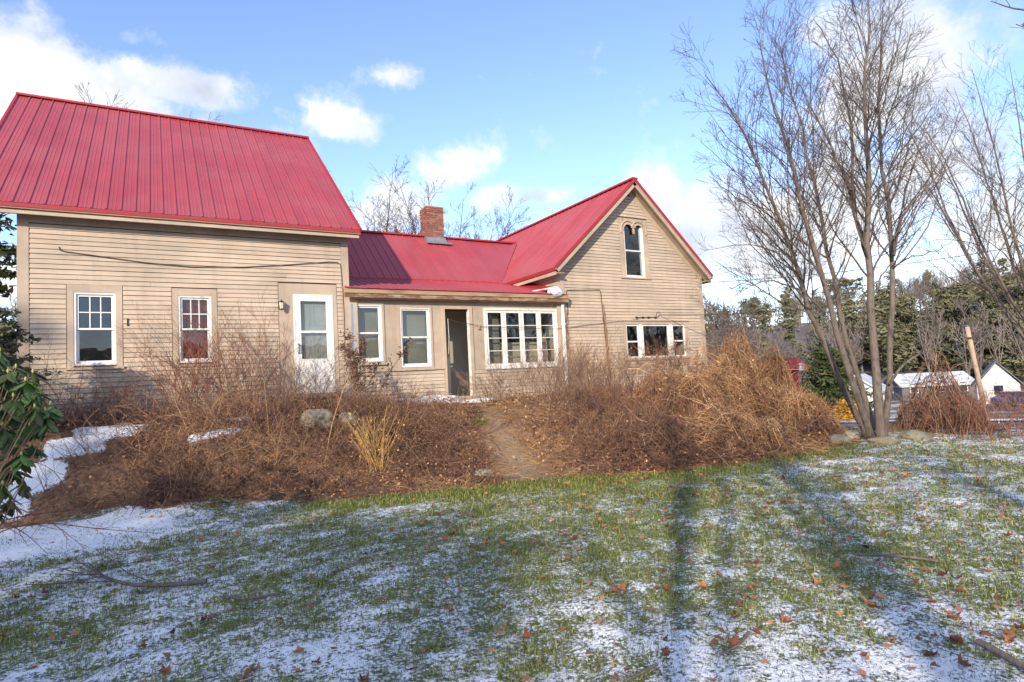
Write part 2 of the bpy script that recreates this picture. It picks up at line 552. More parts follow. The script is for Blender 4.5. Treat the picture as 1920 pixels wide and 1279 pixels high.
def tube_mesh(name, groups, m, rng, sides=3, smooth=True):
    """groups: list of (P, Rd) -> one mesh with a random tint per stem."""
    Vs, Qs, Ts, o = [], [], [], 0
    for g in groups:
        P, Rd = g[0], g[1]
        if len(P) == 0:
            continue
        sd_ = g[2] if len(g) > 2 else sides
        V, q = tubes(P, Rd, sd_)
        Vs.append(V)
        Qs.append(q + o)
        cl_ = np.clip((fbm(P[:, 0, 0] / 0.45 + 7, P[:, 0, 1] / 0.45 + 3, 77, 2) - 0.5) * 2.6 + 0.5, 0, 1)
        Ts.append(np.repeat(np.clip(0.55 * rng.random(len(P)) + 0.45 * cl_, 0, 1), P.shape[1] * sd_))
        o += len(V)
    return np_mesh(name, np.concatenate(Vs), Qs, m, smooth, {'tint': np.concatenate(Ts)})


def hsh(ix, iy, seed):
    n = (ix.astype(np.int64) * 374761393 + iy.astype(np.int64) * 668265263 + seed * 1442695041) & 0xFFFFFFFF
    n = ((n ^ (n >> 13)) * 1274126177) & 0xFFFFFFFF
    return ((n ^ (n >> 16)) & 0xFFFF) / 65535.0


def vnoise(x, y, seed=0):
    x = np.asarray(x, float)
    y = np.asarray(y, float)
    ix, iy = np.floor(x), np.floor(y)
    fx, fy = x - ix, y - iy
    fx, fy = fx * fx * (3 - 2 * fx), fy * fy * (3 - 2 * fy)
    ix, iy = ix.astype(np.int64), iy.astype(np.int64)
    a, b, c, d = hsh(ix, iy, seed), hsh(ix + 1, iy, seed), hsh(ix, iy + 1, seed), hsh(ix + 1, iy + 1, seed)
    return (a * (1 - fx) + b * fx) * (1 - fy) + (c * (1 - fx) + d * fx) * fy


def fbm(x, y, seed=0, octs=4):
    s, a, t = 0.0, 0.5, 0.0
    x, y = np.asarray(x, float), np.asarray(y, float)
    for i in range(octs):
        s = s + a * vnoise(x * 2 ** i, y * 2 ** i, seed + i)
        t += a
        a *= 0.5
    return s / t


def sstep(t):
    t = np.clip(t, 0, 1)
    return t * t * (3 - 2 * t)

# ------------------------------------------------------------------ terrain
FX = np.array([-30, -8, -3, 0, 2.4, 4.7, 6.5, 8, 10.5, 12.2, 14, 17, 21])
FY = np.array([10.9, 10.6, 10.3, 9.75, 9.0, 8.4, 7.6, 7.1, 7.2, 8.2, 9.6, 12.5, 17])


def foot(x):
    return np.interp(x, FX, FY)


def Hs(s):
    return -1.15 * sstep((s - 16.5) / 7) - 2.1 * sstep((s - 27) / 34) - 0.5 * sstep((s - 60) / 30)


def H(x, y):
    x, y = np.asarray(x, float), np.asarray(y, float)
    s = 0.86 * x + 0.51 * y
    wide = sstep((21.0 - x) / 4.0)
    bw_ = np.interp(x, [0.5, 4.0], [2.3, 3.3])
    rise = sstep((y - foot(x)) / bw_) * 1.12 * wide
    drop = Hs(s) * (1 - sstep((y - foot(x)) / bw_) * wide)
    rho = np.hypot(x, y)
    hill = 21 * sstep((rho - 95) / 150) + 6 * sstep((rho - 95) / 90) * (fbm(x / 60, y / 60, 5, 3) - 0.5)
    z = rise + drop + hill
    z = z + 0.10 * (fbm(x / 2.6, y / 2.6, 3, 3) - 0.5) * sstep(rho / 3)
    mound = 0.30 * np.exp(-(((x - 0.9) / 1.7) ** 2 + ((y - 10.6) / 0.9) ** 2)) + 0.22 * np.exp(-(((x + 1.8) / 1.0) ** 2 + ((y - 11.4) / 0.9) ** 2))
    return z + mound


def Hf(x, y):
    return float(H(np.array([x]), np.array([y]))[0])


def snow_cover(x, y):
    n = fbm(x / 0.85, y / 0.85, 21, 3)
    n2 = fbm(x / 3.0, y / 3.0, 22, 2)
    s = 0.515 + 0.24 * (n - 0.5) + 0.22 * (n2 - 0.5) + 0.46 * (fbm(x / 0.24, y / 0.20, 23, 2) - 0.5)
    near = foot(x) - y
    s = s - 0.34 * np.exp(-((near - 0.3) / 0.55) ** 2) * sstep((x - 1.2) / 1.5)
    s = s - 0.10 * np.exp(-(((x - 5.4) / 2.4) ** 2 + ((y - 6.2) / 1.8) ** 2))
    s = s + 0.75 * np.exp(-(((x + 1.0) / 1.15) ** 4 + ((y - 8.95) / 0.8) ** 4))
    s = s + 0.05 * sstep((4.2 - y) / 2.5)
    # snow left lying on the bank
    for cx, cy, ax, ay, k in ((-0.3, 12.1, 0.35, 0.15, 1.1), (-0.7, 11.7, 0.42, 0.24, 1.1), (-1.1, 11.35, 0.38, 0.18, 1.05), (-1.5, 10.9, 0.36, 0.22, 1.05), (-2.0, 10.45, 0.5, 0.28, 1.05), (1.1, 11.45, 0.32, 0.11, 1.0), (0.75, 10.9, 0.36, 0.11, 1.0)):
        s = s + k * np.exp(-(((x - cx) / ax) ** 4 + ((y - cy) / ay) ** 4)) * (litter_cover(x, y) > 0.5)
    return s


def litter_cover(x, y):
    edge = (y - foot(x)) + 0.9 * (fbm(x / 0.8, y / 0.8, 31, 3) - 0.5)
    bank = sstep((edge + 0.25) / 0.45)
    return bank * sstep((22 - x) / 3)


def path_cover(x, y):
    cx = np.interp(y, [7.0, 8.2, 9.5, 11.0, 12.6], [5.0, 5.1, 5.3, 5.7, 6.3])
    wd = np.interp(y, [7.0, 8.2, 9.5, 12.6], [0.5, 0.5, 0.34, 0.25])
    return np.exp(-((x - cx) / wd) ** 4) * sstep((y - 7.4) / 0.8) * (0.35 + 0.65 * sstep((11.0 - y) / 1.8))


def ground_material():
    m = bpy.data.materials.new('lawn_ground')
    m.use_nodes = True
    n = N(m.node_tree)
    b = m.node_tree.nodes['Principled BSDF']
    co = n.new('ShaderNodeTexCoord')
    o = co.outputs['Object']

    def a(k):
        return n.new('ShaderNodeAttribute', attribute_name=k).outputs['Fac']
    fine = n.noise(o, 16.0, 5, 0.65)
    mid = n.noise(o, 5.0, 4, 0.6)
    grass = n.ramp(n.noise(o, 9.0, 5, 0.65), [(0.3, (0.085, 0.105, 0.022)), (0.5, (0.17, 0.19, 0.044)), (0.72, (0.34, 0.30, 0.12))])
    lit = n.ramp(n.noise(o, 13.0, 6, 0.7), [(0.28, (0.09, 0.048, 0.030)), (0.5, (0.21, 0.12, 0.07)), (0.72, (0.36, 0.23, 0.13))])
    dirt = n.ramp(n.noise(o, 6.0, 6, 0.65), [(0.3, (0.17, 0.115, 0.075)), (0.7, (0.31, 0.225, 0.15))])
    moss = n.ramp(mid, [(0.3, (0.06, 0.075, 0.016)), (0.7, (0.18, 0.175, 0.04))])
    g2 = n.mix(n.ramp(n.math('ADD', a('litter'), n.math('MULTIPLY', n.math('SUBTRACT', fine, 0.5), 0.7)), [(0.4, 0.0), (0.6, 1.0)]), grass, lit)
    g3 = n.mix(n.ramp(n.math('ADD', a('path'), n.math('MULTIPLY', n.math('SUBTRACT', mid, 0.5), 2.2)), [(0.35, 0.0), (0.95, 1.0)]), g2, dirt)
    g3 = n.mix(n.ramp(n.math('ADD', a('moss'), n.math('MULTIPLY', n.math('SUBTRACT', mid, 0.5), 1.0)), [(0.45, 0.0), (0.6, 1.0)]), g3, moss)
    hi = n.math('ADD', n.math('MULTIPLY', n.math('SUBTRACT', n.noise(o, 9.0, 5, 0.7), 0.5), 1.5), n.math('MULTIPLY', n.math('SUBTRACT', n.noise(o, 40.0, 3, 0.7), 0.5), 2.2))
    sf = n.ramp(n.math('ADD', a('snow'), hi), [(0.38, 0.0), (0.62, 1.0)])
    snow = n.ramp(mid, [(0.3, (0.78, 0.80, 0.85)), (0.7, (0.88, 0.89, 0.91))])
    n.link(n.mix(sf, g3, snow), b.inputs['Base Color'])
    b.inputs['Roughness'].default_value = 0.8
    b.inputs['Specular IOR Level'].default_value = 0.15
    bn = n.new('ShaderNodeBump')
    bn.inputs['Strength'].default_value = 0.9
    bn.inputs['Distance'].default_value = 0.02
    n.link(n.math('ADD', sf, n.math('MULTIPLY', fine, 1.6)), bn.inputs['Height'])
    n.link(bn.outputs[0], b.inputs['Normal'])
    MATS['lawn_ground'] = m


def far_material():
    m = bpy.data.materials.new('far_ground')
    m.use_nodes = True
    n = N(m.node_tree)
    b = m.node_tree.nodes['Principled BSDF']
    o = n.new('ShaderNodeTexCoord').outputs['Object']
    c = n.ramp(n.noise(o, 0.5, 8, 0.7), [(0.3, (0.075, 0.06, 0.04)), (0.5, (0.13, 0.10, 0.065)), (0.7, (0.10, 0.11, 0.05))])
    c = n.mix(n.ramp(n.noise(o, 0.35, 8, 0.7), [(0.52, 0.0), (0.62, 1.0)]), c, (0.78, 0.80, 0.84))
    far = n.new('ShaderNodeVectorMath', operation='LENGTH')
    n.link(o, far.inputs[0])
    wood = n.ramp(n.noise(o, 0.12, 7, 0.7), [(0.3, (0.10, 0.085, 0.075)), (0.7, (0.20, 0.17, 0.145))])
    c = n.mix(n.ramp(n.math('DIVIDE', far.outputs['Value'], 200.0), [(0.43, 0.0), (0.52, 1.0)]), c, wood)
    n.link(c, b.inputs['Base Color'])
    b.inputs['Roughness'].default_value = 0.95
    MATS['far_ground'] = m


ground_material()
far_material()

X0, X1, Y0, Y1 = -8.0, 17.0, -2.0, 13.9
gx = np.arange(X0, X1 + 1e-6, 0.062)
gy = np.arange(Y0, Y1 + 1e-6, 0.062)
GX, GY = np.meshgrid(gx, gy)
sn, li, pa = snow_cover(GX, GY), litter_cover(GX, GY), path_cover(GX, GY)
moss_a = np.zeros_like(GX)
for cx, cy, r in ((5.95, 7.45, 0.42), (5.9, 11.3, 0.35), (5.3, 10.4, 0.2), (5.0, 8.1, 0.3), (6.6, 7.2, 0.3), (7.4, 9.3, 0.25), (3.9, 8.25, 0.35)):
    moss_a = np.maximum(moss_a, np.exp(-((GX - cx) ** 2 + (GY - cy) ** 2) / r ** 2))
sn_eff = np.where(li > 0.5, np.where(sn > 0.95, sn, sn - 0.55), sn) - 0.9 * pa - 0.7 * moss_a
gz = H(GX, GY) + 0.022 * sstep((sn_eff - 0.45) / 0.3) + 0.014 * (fbm(GX / 0.10, GY / 0.10, 41, 2) - 0.5) + 0.03 * (fbm(GX / 0.35, GY / 0.35, 43, 2) - 0.5)
ny_, nx_ = GX.shape
ii = np.arange(ny_ * nx_).reshape(ny_, nx_)
quads = np.stack([ii[:-1, :-1], ii[:-1, 1:], ii[1:, 1:], ii[1:, :-1]], -1).reshape(-1, 4)
put('lawn', np_mesh('lawn', np.stack([GX, GY, gz], -1).reshape(-1, 3), [quads], 'lawn_ground', True,
    {'snow': sn_eff.ravel(), 'litter': li.ravel(), 'path': pa.ravel(), 'moss': moss_a.ravel()}), kind='structure')

rr = np.concatenate([[0.0], np.geomspace(1.5, 3500, 110)])
th = np.linspace(0, 2 * np.pi, 181)[:-1]
RRg, TH = np.meshgrid(rr, th, indexing='ij')
fxx, fyy = RRg * np.sin(TH), RRg * np.cos(TH)
ins = np.minimum(np.minimum(fxx - X0, X1 - fxx), np.minimum(fyy - Y0, Y1 - fyy))
fz = H(fxx, fyy) - np.clip(ins * 0.5 + 0.02, 0, 0.4)
k = np.arange(RRg.size).reshape(RRg.shape)
q2 = np.stack([k[:-1], np.roll(k[:-1], -1, 1), np.roll(k[1:], -1, 1), k[1:]], -1).reshape(-1, 4)
put('ground', np_mesh('ground', np.stack([fxx, fyy, fz], -1).reshape(-1, 3), [q2], 'far_ground', True), kind='structure')


def ribbon(name, s0, s1, t0, t1, up, m, wob=0.0, **kw):
    """A strip across the view: s away from the lawn, t along the road."""
    ss = np.linspace(s0, s1, 9)
    ts = np.linspace(t0, t1, int(abs(t1 - t0) / 0.8) + 2)
    S, T = np.meshgrid(ss, ts)
    edge = wob * (fbm(T / 3.0, T * 0 + s0, 51, 3) - 0.5)
    S = S + edge * ((S - (s0 + s1) / 2) / (s1 - s0) * 2)
    x, y = 0.86 * S + 0.51 * T, 0.51 * S - 0.86 * T
    bulge = up * (1 - ((S - (s0 + s1) / 2) / ((s1 - s0) / 2 + abs(wob))) ** 2 * 0.9)
    z = H(x, y) + np.maximum(bulge, 0.02)
    k_ = np.arange(S.size).reshape(S.shape)
    q = np.stack([k_[:-1, :-1], k_[:-1, 1:], k_[1:, 1:], k_[1:, :-1]], -1).reshape(-1, 4)
    return put(name, np_mesh(name, np.stack([x, y, z], -1).reshape(-1, 3), [q], m, True), **kw)


ribbon('road', 27.5, 32.5, -60, 60, 0.05, 'asphalt', 0.4, kind='structure')
ribbon('snow_verge', 23.2, 25.2, -14, 12, 0.10, 'snow', 1.2, kind='structure')
ribbon('snow_verge', 33.0, 35.5, -40, 40, 0.10, 'snow', 1.8, kind='structure')
ribbon('snow_field', 44.0, 52.0, -60, 40, 0.06, 'snow', 5.0, kind='structure')

# ------------------------------------------------------------------ the farmhouse
YB = 13.5                       # plane of the house front
HZ = 1.12                       # sill height
house = empty('farmhouse', (6.5, 17.0, HZ), 'tan clapboard farmhouse with red metal roofs and enclosed porch', 'house')
HO = Vector(house.location)


def hpart(o):
    """Parent a world-placed mesh to the farmhouse without moving it."""
    o.location = Vector(o.location) - HO
    return o


def P(mb, name, m, parent=None, **kw):
    """A part placed in world coordinates: under the house (offset) or under another part (same frame)."""
    o = mb.build(name, m, house if parent is None else parent, **kw)
    if parent is None:
        hpart(o)
    return o


CL = 0.0915                     # clapboard exposure
rngh = random.Random(4)
clap_cache = {}


def clapboard(parent, xa, xb, z0, z1, xa2=None, xb2=None, y=YB, axis='x'):
    """One tapered board on the wall plane: thick butt at the bottom."""
    xa2 = xa if xa2 is None else xa2
    xb2 = xb if xb2 is None else xb2
    if xb - xa < 0.03:
        return
    L, hh = xb - xa, z1 - z0
    key = (round(L, 2), round(hh, 3), round(xa2 - xa, 2), round(xb2 - xb, 2), axis)
    if key not in clap_cache:
        t0, t1 = 0.024, 0.007
        c = lambda x, yy, z: (x, yy, z) if axis == 'x' else (yy, -x, z)
        mb = MB()
        mb.hexa([c(0, -t0, 0), c(0, 0, 0), c(xa2 - xa, 0, hh), c(xa2 - xa, -t1, hh)],
                [c(L, -t0, 0), c(L, 0, 0), c(L + xb2 - xb, 0, hh), c(L + xb2 - xb, -t1, hh)])
        clap_cache[key] = mb.mesh('clapboard', 'siding')
    o = bpy.data.objects.new('clapboard', clap_cache[key])
    if axis == 'x':
        o.location = (xa, y - 0.004 - rngh.random() * 0.002, z0 + rngh.uniform(-0.003, 0.003))
        o.rotation_euler = (0, rngh.uniform(-0.0012, 0.0012), 0)
    else:
        o.location = (y - 0.001 - rngh.random() * 0.002, xb, z0 + rngh.uniform(-0.003, 0.003))
    link(o, parent)


def rows(parent, xa, xb, z0, z1, holes, lim=None, y=YB, axis='x', gap=0.007):
    """Rows of clapboards between z0 and z1, cut at the openings (x0, x1, z0, z1)."""
    nrow = max(1, round((z1 - z0) / CL))
    st = (z1 - z0) / nrow
    for i in range(nrow):
        za, zb = z0 + i * st, z0 + (i + 1) * st
        a, b = xa, xb
        a2, b2 = xa, xb
        if lim:
            a, b = lim(za)
            a2, b2 = lim(zb)
            if b2 - a2 < 0.1:
                continue
        segs = [(a, b, a2, b2)]
        for hx0, hx1, hz0, hz1 in holes:
            if hz0 < (za + zb) / 2 < hz1:
                new = []
                for s in segs:
                    if hx1 <= s[0] or hx0 >= s[1]:
                        new.append(s)
                    else:
                        new += [(s[0], hx0, s[2], hx0), (hx1, s[1], hx1, s[3])]
                segs = new
        for s in segs:
            if s[1] - s[0] > 3.4 and rngh.random() < 0.5:        # a butt joint somewhere along a long row
                j = rngh.uniform(s[0] + 0.9, s[1] - 0.9)
                clapboard(parent, s[0], j - 0.0015, za, zb - 0.006, s[2], j - 0.0015, y, axis)
                clapboard(parent, j + 0.0015, s[1], za, zb - 0.006, j + 0.0015, s[3], y, axis)
            else:
                clapboard(parent, s[0], s[1], za, zb - 0.006, s[2], s[3], y, axis)


def wall_mesh(mb, xa, xb, z0, z1, y0, y1, holes):
    """Sheathing with real openings."""
    xs = sorted({xa, xb, *[h for q in holes for h in q[:2]]})
    zs = sorted({z0, z1, *[h for q in holes for h in q[2:]]})
    for i in range(len(xs) - 1):
        for j in range(len(zs) - 1):
            cx, cz = (xs[i] + xs[i + 1]) / 2, (zs[j] + zs[j + 1]) / 2
            if any(h[0] < cx < h[1] and h[2] < cz < h[3] for h in holes):
                continue
            mb.box(xs[i], xs[i + 1], y0, y1, zs[j], zs[j + 1])
    return mb


def frame(mb, x0, x1, z0, z1, w, ya, yb, wt=None, wb=None):
    """Four boards round a rectangle, inside it."""
    wt = w if wt is None else wt
    wb = w if wb is None else wb
    mb.box(x0, x0 + w, ya, yb, z0, z1)
    mb.box(x1 - w, x1, ya, yb, z0, z1)
    mb.box(x0 + w, x1 - w, ya + 0.001, yb, z1 - wt, z1)
    mb.box(x0 + w, x1 - w, ya + 0.001, yb, z0, z0 + wb)
    return mb


def window(x0, x1, z0, z1, label, grid=None, casing=0.10, mats=('white', 'trim'), sash=0.05, parts=True, split=0.5, gl='glass', y=YB, head=0.0):
    """Casing > white frame, two sashes, muntins, panes. The opening is x0..x1, z0..z1."""
    t = 'trim'
    mb = MB()
    mb.box(x0 - casing, x0, y - 0.026, y + 0.002, z0 - 0.03, z1 + casing + head)
    mb.box(x1, x1 + casing, y - 0.026, y + 0.002, z0 - 0.03, z1 + casing + head)
    mb.box(x0, x1, y - 0.025, y + 0.002, z1, z1 + casing + head)
    win = P(mb, 'window', t)
    win['label'] = label
    s = MB().box(x0 - casing - 0.02, x1 + casing + 0.02, y - 0.055, y + 0.02, z0 - 0.075, z0 - 0.031)
    P(s, 'sill', t, win)
    fr = frame(MB(), x0, x1, z0, z1, 0.038, y - 0.016, y + 0.09)
    P(fr, 'window_frame', mats[0], win, bevel=0.003)
    xi0, xi1, zi0, zi1 = x0 + 0.039, x1 - 0.039, z0 + 0.039, z1 - 0.039
    zm = zi0 + (zi1 - zi0) * split
    up_ = frame(MB(), xi0, xi1, zm - 0.018, zi1, sash * 0.75, y + 0.012, y + 0.040)
    P(up_, 'upper_sash', mats[0], win, bevel=0.002)
    lo = frame(MB(), xi0, xi1, zi0, zm + 0.018, sash * 0.75, y + 0.042, y + 0.070, wb=sash)
    P(lo, 'lower_sash', mats[0], win, bevel=0.002)
    gx0, gx1 = xi0 + sash * 0.75, xi1 - sash * 0.75
    if grid:
        c, r = grid
        gz0, gz1 = zm + 0.02, zi1 - sash * 0.75
        for i in range(1, c):
            xx = gx0 + (gx1 - gx0) * i / c
            P(MB().box(xx - 0.009, xx + 0.009, y + 0.0215, y + 0.036, gz0, gz1), 'muntin', mats[0], win)
        for j in range(1, r):
            zz = gz0 + (gz1 - gz0) * j / r
            P(MB().box(gx0, gx1, y + 0.0205, y + 0.0365, zz - 0.009, zz + 0.009), 'muntin', mats[0], win)
        for i in range(c):
            for j in range(r):
                pa_, pb_ = gx0 + (gx1 - gx0) * i / c + 0.009, gx0 + (gx1 - gx0) * (i + 1) / c - 0.009
                qa, qb = gz0 + (gz1 - gz0) * j / r + 0.009, gz0 + (gz1 - gz0) * (j + 1) / r - 0.009
                P(MB().box(pa_, pb_, y + 0.028, y + 0.030, qa, qb), 'pane', gl, win)
    else:
        P(MB().box(gx0, gx1, y + 0.028, y + 0.030, zm + 0.018, zi1 - sash * 0.75), 'pane', gl, win)
    P(MB().box(gx0, gx1, y + 0.056, y + 0.058, zi0 + sash, zm - 0.018), 'pane', gl, win)
    return win


def metal_roof(roof, org, eave, upd, elen, slen, skip=None, minor=True):
    """Ribbed metal panels laid over the roof deck; each panel is one piece."""
    e, u = Vector(eave).normalized(), Vector(upd).normalized()
    nrm = e.cross(u).normalized()
    cnt = max(1, round(elen / 0.229))
    wd = elen / cnt
    prof = [(0, 0), (0.010, 0.020), (0.032, 0.020), (0.042, 0)]
    if minor:
        for c in (0.42, 0.70):
            prof += [(wd * c - 0.012, 0.0), (wd * c - 0.005, 0.005), (wd * c + 0.005, 0.005), (wd * c + 0.012, 0.0)]
    prof += [(wd - 0.0006, 0.0)]
    V, Fc = [], []
    for t in (0.0, slen):
        V += [(a, t, b) for a, b in prof]
    V += [(a, 0.0, -0.004) for a, b in prof]                   # folded front edge
    n_ = len(prof)
    for i in range(n_ - 1):
        Fc.append((i, i + 1, n_ + i + 1, n_ + i))
        Fc.append((2 * n_ + i, 2 * n_ + i + 1, i + 1, i))
    me = bpy.data.meshes.new('roof_panel')
    me.from_pydata(V, [], Fc)
    me.update()
    me.materials.append(MATS['redmetal'])
    rot = Matrix((e, u, nrm)).transposed()
    for i in range(cnt):
        p = Vector(org) + e * (wd * i)
        if skip and skip(p):
            continue
        o = bpy.data.objects.new('roof_panel', me)
        o.location = p + nrm * (0.004 + rngh.random() * 0.0015)
        o.rotation_euler = rot.to_euler()
        link(o, roof)


def deck(pts, th, m, name='roof', parent=None):
    """A roof slope: four corners of its top, eave first."""
    return P(MB().prism(pts, (0, 0, -th)), name, m, parent)


# ---- barn wing: walls
BX0, BX1, BZ1 = -2.10, 3.72, 5.02
bw = [(-1.31, -0.66, 2.25, 3.60), (0.36, 0.95, 2.25, 3.58)]
bdoor = (2.52, 3.36, 1.52, 3.66)
holes = bw + [bdoor]
mb = wall_mesh(MB(), BX0, BX1, 0.95, BZ1, YB + 0.004, YB + 0.12, holes)
mb.box(BX0, BX0 + 0.12, YB + 0.121, 22.7, 0.95, BZ1)
mb.box(BX1 - 0.12, BX1, YB + 0.121, 22.7, 0.95, BZ1)
mb.box(BX0, BX1, 22.701, 22.8, 0.95, BZ1)
RZ = lambda yy: 5.02 + 0.85 * (yy - 13.5)
for xx in (BX0, BX1 - 0.12):
    mb.prism([(xx, YB, BZ1 + 0.002), (xx, 22.8, BZ1 + 0.002), (xx, 18.15, RZ(18.15) - 0.10)], (0.12, 0, 0))
barn_wall = P(mb, 'barn_wall', 'siding')
P(wall_mesh(MB(), BX0 + 0.14, BX1 - 0.13, 1.1, 4.9, YB, YB + 0.0035, holes), 'shadow_line_sheet', 'shadow_line_sheet', barn_wall)  # dark sheet behind the boards, draws their shadow lines in colour
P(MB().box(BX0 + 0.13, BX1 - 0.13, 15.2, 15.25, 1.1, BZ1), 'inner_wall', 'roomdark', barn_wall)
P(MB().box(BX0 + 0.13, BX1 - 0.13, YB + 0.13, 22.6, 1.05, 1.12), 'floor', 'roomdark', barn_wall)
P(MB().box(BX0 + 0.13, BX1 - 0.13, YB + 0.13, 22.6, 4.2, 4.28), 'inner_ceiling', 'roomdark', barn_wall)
P(MB().box(0.38, 0.93, YB + 0.10, YB + 0.118, 2.3, 3.56), 'curtain', 'redcurtain', barn_wall)
ch = [(-1.31 - 0.11, -0.66 + 0.11, 2.17, 3.76), (0.36 - 0.11, 0.95 + 0.11, 2.17, 3.73), (2.52 - 0.30, 3.36 + 0.10, 1.0, 3.90)]
rows(barn_wall, BX0 + 0.155, BX1 - 0.145, 1.12, 4.83, ch)
for xa, xb in ((BX0 - 0.02, BX0 + 0.15), (BX1 - 0.14, BX1 + 0.02)):
    P(MB().box(xa, xb, YB - 0.030, YB + 0.001, 1.02, 4.84), 'corner_board', 'trim', barn_wall, bevel=0.003)
P(MB().box(BX0 - 0.0205, BX1 + 0.0205, YB - 0.028, YB + 0.001, 4.841, 5.02), 'frieze_board', 'trim', barn_wall)
P(MB().box(BX0 - 0.03, BX1 + 0.03, YB - 0.035, YB + 0.001, 0.98, 1.118), 'sill_board', 'trim', barn_wall)
P(MB().box(BX0, BX1, YB + 0.03, YB + 0.2, 0.4, 0.975), 'foundation', 'stone', barn_wall)

# ---- barn wing: roof
EY, EZ, RY, RZT = 13.17, 5.10, 18.14, 9.05
RX0, RX1 = -2.84, 3.95
sl = math.hypot(RY - EY, RZT - EZ)
broof = deck([(RX0, EY, EZ - 0.01), (RX1, EY, EZ - 0.01), (RX1, RY, RZT - 0.01), (RX0, RY, RZT - 0.01)], 0.09, 'soffit')
P(MB().prism([(RX0, RY, RZT - 0.01), (RX1, RY, RZT - 0.01), (RX1, 2 * RY - EY, EZ - 0.01), (RX0, 2 * RY - EY, EZ - 0.01)], (0, 0, -0.09)), 'rear_slope', 'redmetal', broof)
metal_roof(broof, Vector((RX0, EY, EZ)) - HO + HO, (1, 0, 0), (0, RY - EY, RZT - EZ), RX1 - RX0, sl)
P(MB().box(RX0, RX1, EY - 0.012, EY + 0.012, EZ - 0.075, EZ - 0.012), 'drip_edge', 'redtrim', broof)
P(MB().box(RX0 + 0.05, RX1 - 0.05, EY + 0.045, EY + 0.06, EZ - 0.125, EZ - 0.075), 'fascia_strip', 'oldwood', broof)
P(MB().box(RX0 + 0.03, RX1 - 0.03, EY + 0.02, EY + 0.05, EZ - 0.185, EZ - 0.125), 'fascia', 'trim', broof)
P(MB().box(RX0 + 0.03, RX1 - 0.03, EY + 0.05, YB - 0.031, EZ - 0.13, EZ - 0.10), 'soffit_board', 'oldwood', broof)
P(MB().beam((RX0 - 0.02, RY, RZT + 0.03), (RX1 + 0.02, RY, RZT + 0.03), 0.16, 0.05), 'ridge_cap', 'redtrim', broof)
for xx in (RX0, RX1):
    P(MB().beam((xx, EY, EZ - 0.01), (xx, RY, RZT - 0.01), 0.04, 0.13, (1, 0, 0)) if False else MB().beam((xx, EY, EZ - 0.03), (xx, RY, RZT - 0.03), 0.05, 0.12, (0, -0.64, 0.77)), 'rake_trim', 'redtrim', broof)
    P(MB().beam((xx, RY, RZT - 0.03), (xx, 2 * RY - EY, EZ - 0.03), 0.05, 0.12, (0, 0.64, 0.77)), 'rake_trim', 'redtrim', broof)

# ---- barn wing: windows, storm door, lamp, cable
window(*bw[0], 'white vinyl window with six panes above, left on the barn wing', (3, 2), 0.10, head=0.05)
window(*bw[1], 'white window behind the reddish shrub on the barn wing', (3, 2), 0.10, mats=('whitewood', 'trim'), head=0.04)
x0, x1, z0, z1 = bdoor
mb = MB()
mb.box(x0 - 0.29, x0 - 0.001, YB - 0.028, YB + 0.002, 1.119, z1 + 0.23)
mb.box(x1 + 0.001, x1 + 0.09, YB - 0.028, YB + 0.002, 1.119, z1 + 0.23)
mb.box(x0 - 0.001, x1 + 0.001, YB - 0.027, YB + 0.002, z1, z1 + 0.23)
door = P(mb, 'storm_door', 'trim')
door['label'] = 'white storm door with two glass panes on the barn wing'
P(frame(MB(), x0, x1, z0, z1, 0.035, YB - 0.040, YB + 0.10, wb=0.02), 'door_frame', 'white', door, bevel=0.003)
dx0, dx1, dz0, dz1 = x0 + 0.037, x1 - 0.037, z0 + 0.022, z1 - 0.037
gz = [dz0 + 0.72, dz0 + 1.28, dz0 + 1.33, dz1 - 0.11]
mb = MB()
mb.box(dx0, dx0 + 0.115, YB - 0.036, YB - 0.004, dz0, dz1)
mb.box(dx1 - 0.115, dx1, YB - 0.036, YB - 0.004, dz0, dz1)
mb.box(dx0 + 0.115, dx1 - 0.115, YB - 0.035, YB - 0.005, dz0, gz[0])
mb.box(dx0 + 0.115, dx1 - 0.115, YB - 0.035, YB - 0.005, gz[1], gz[2])
mb.box(dx0 + 0.115, dx1 - 0.115, YB - 0.035, YB - 0.005, gz[3], dz1)
P(mb, 'door_leaf', 'white', door, bevel=0.003)
P(MB().box(dx0 + 0.17, dx1 - 0.17, YB - 0.041, YB - 0.036, dz0 + 0.10, gz[0] - 0.12), 'door_panel', 'white', door, bevel=0.002)
P(MB().box(dx0 + 0.115, dx1 - 0.115, YB - 0.022, YB - 0.019, gz[0], gz[1]), 'pane', 'glass_old', door)
P(MB().box(dx0 + 0.115, dx1 - 0.115, YB - 0.022, YB - 0.019, gz[2], gz[3]), 'pane', 'glass', door)
mb = MB().box(x0 + 0.036, x1 - 0.036, YB + 0.06, YB + 0.10, z0 + 0.021, z1 - 0.036)
inner = P(mb, 'inner_door', 'innerdoor', door)
for a, b in ((0.06, 0.36), (0.42, 0.72)):
    for c, d in ((0.15, 0.75), (0.88, 1.35), (1.48, 1.92)):
        mb = frame(MB(), x0 + a, x0 + b, z0 + c, z0 + d, 0.025, YB + 0.052, YB + 0.061)
        P(mb, 'door_molding', 'innerdoor', door)
P(MB().tube([(dx0 + 0.05, YB - 0.04, dz0 + 0.84), (dx0 + 0.05, YB - 0.085, dz0 + 0.87), (dx0 + 0.05, YB - 0.085, dz0 + 1.02), (dx0 + 0.05, YB - 0.04, dz0 + 1.05)], 0.014, 6), 'handle', 'iron', door)
P(MB().box(x0 - 0.08, x1 + 0.08, YB - 0.14, YB - 0.0365, z0 - 0.10, z0 - 0.005), 'threshold', 'oldwood', door)
lm = P(MB().box(2.22, 2.32, YB - 0.04, YB - 0.018, 3.33, 3.50), 'wall_lantern', 'iron')
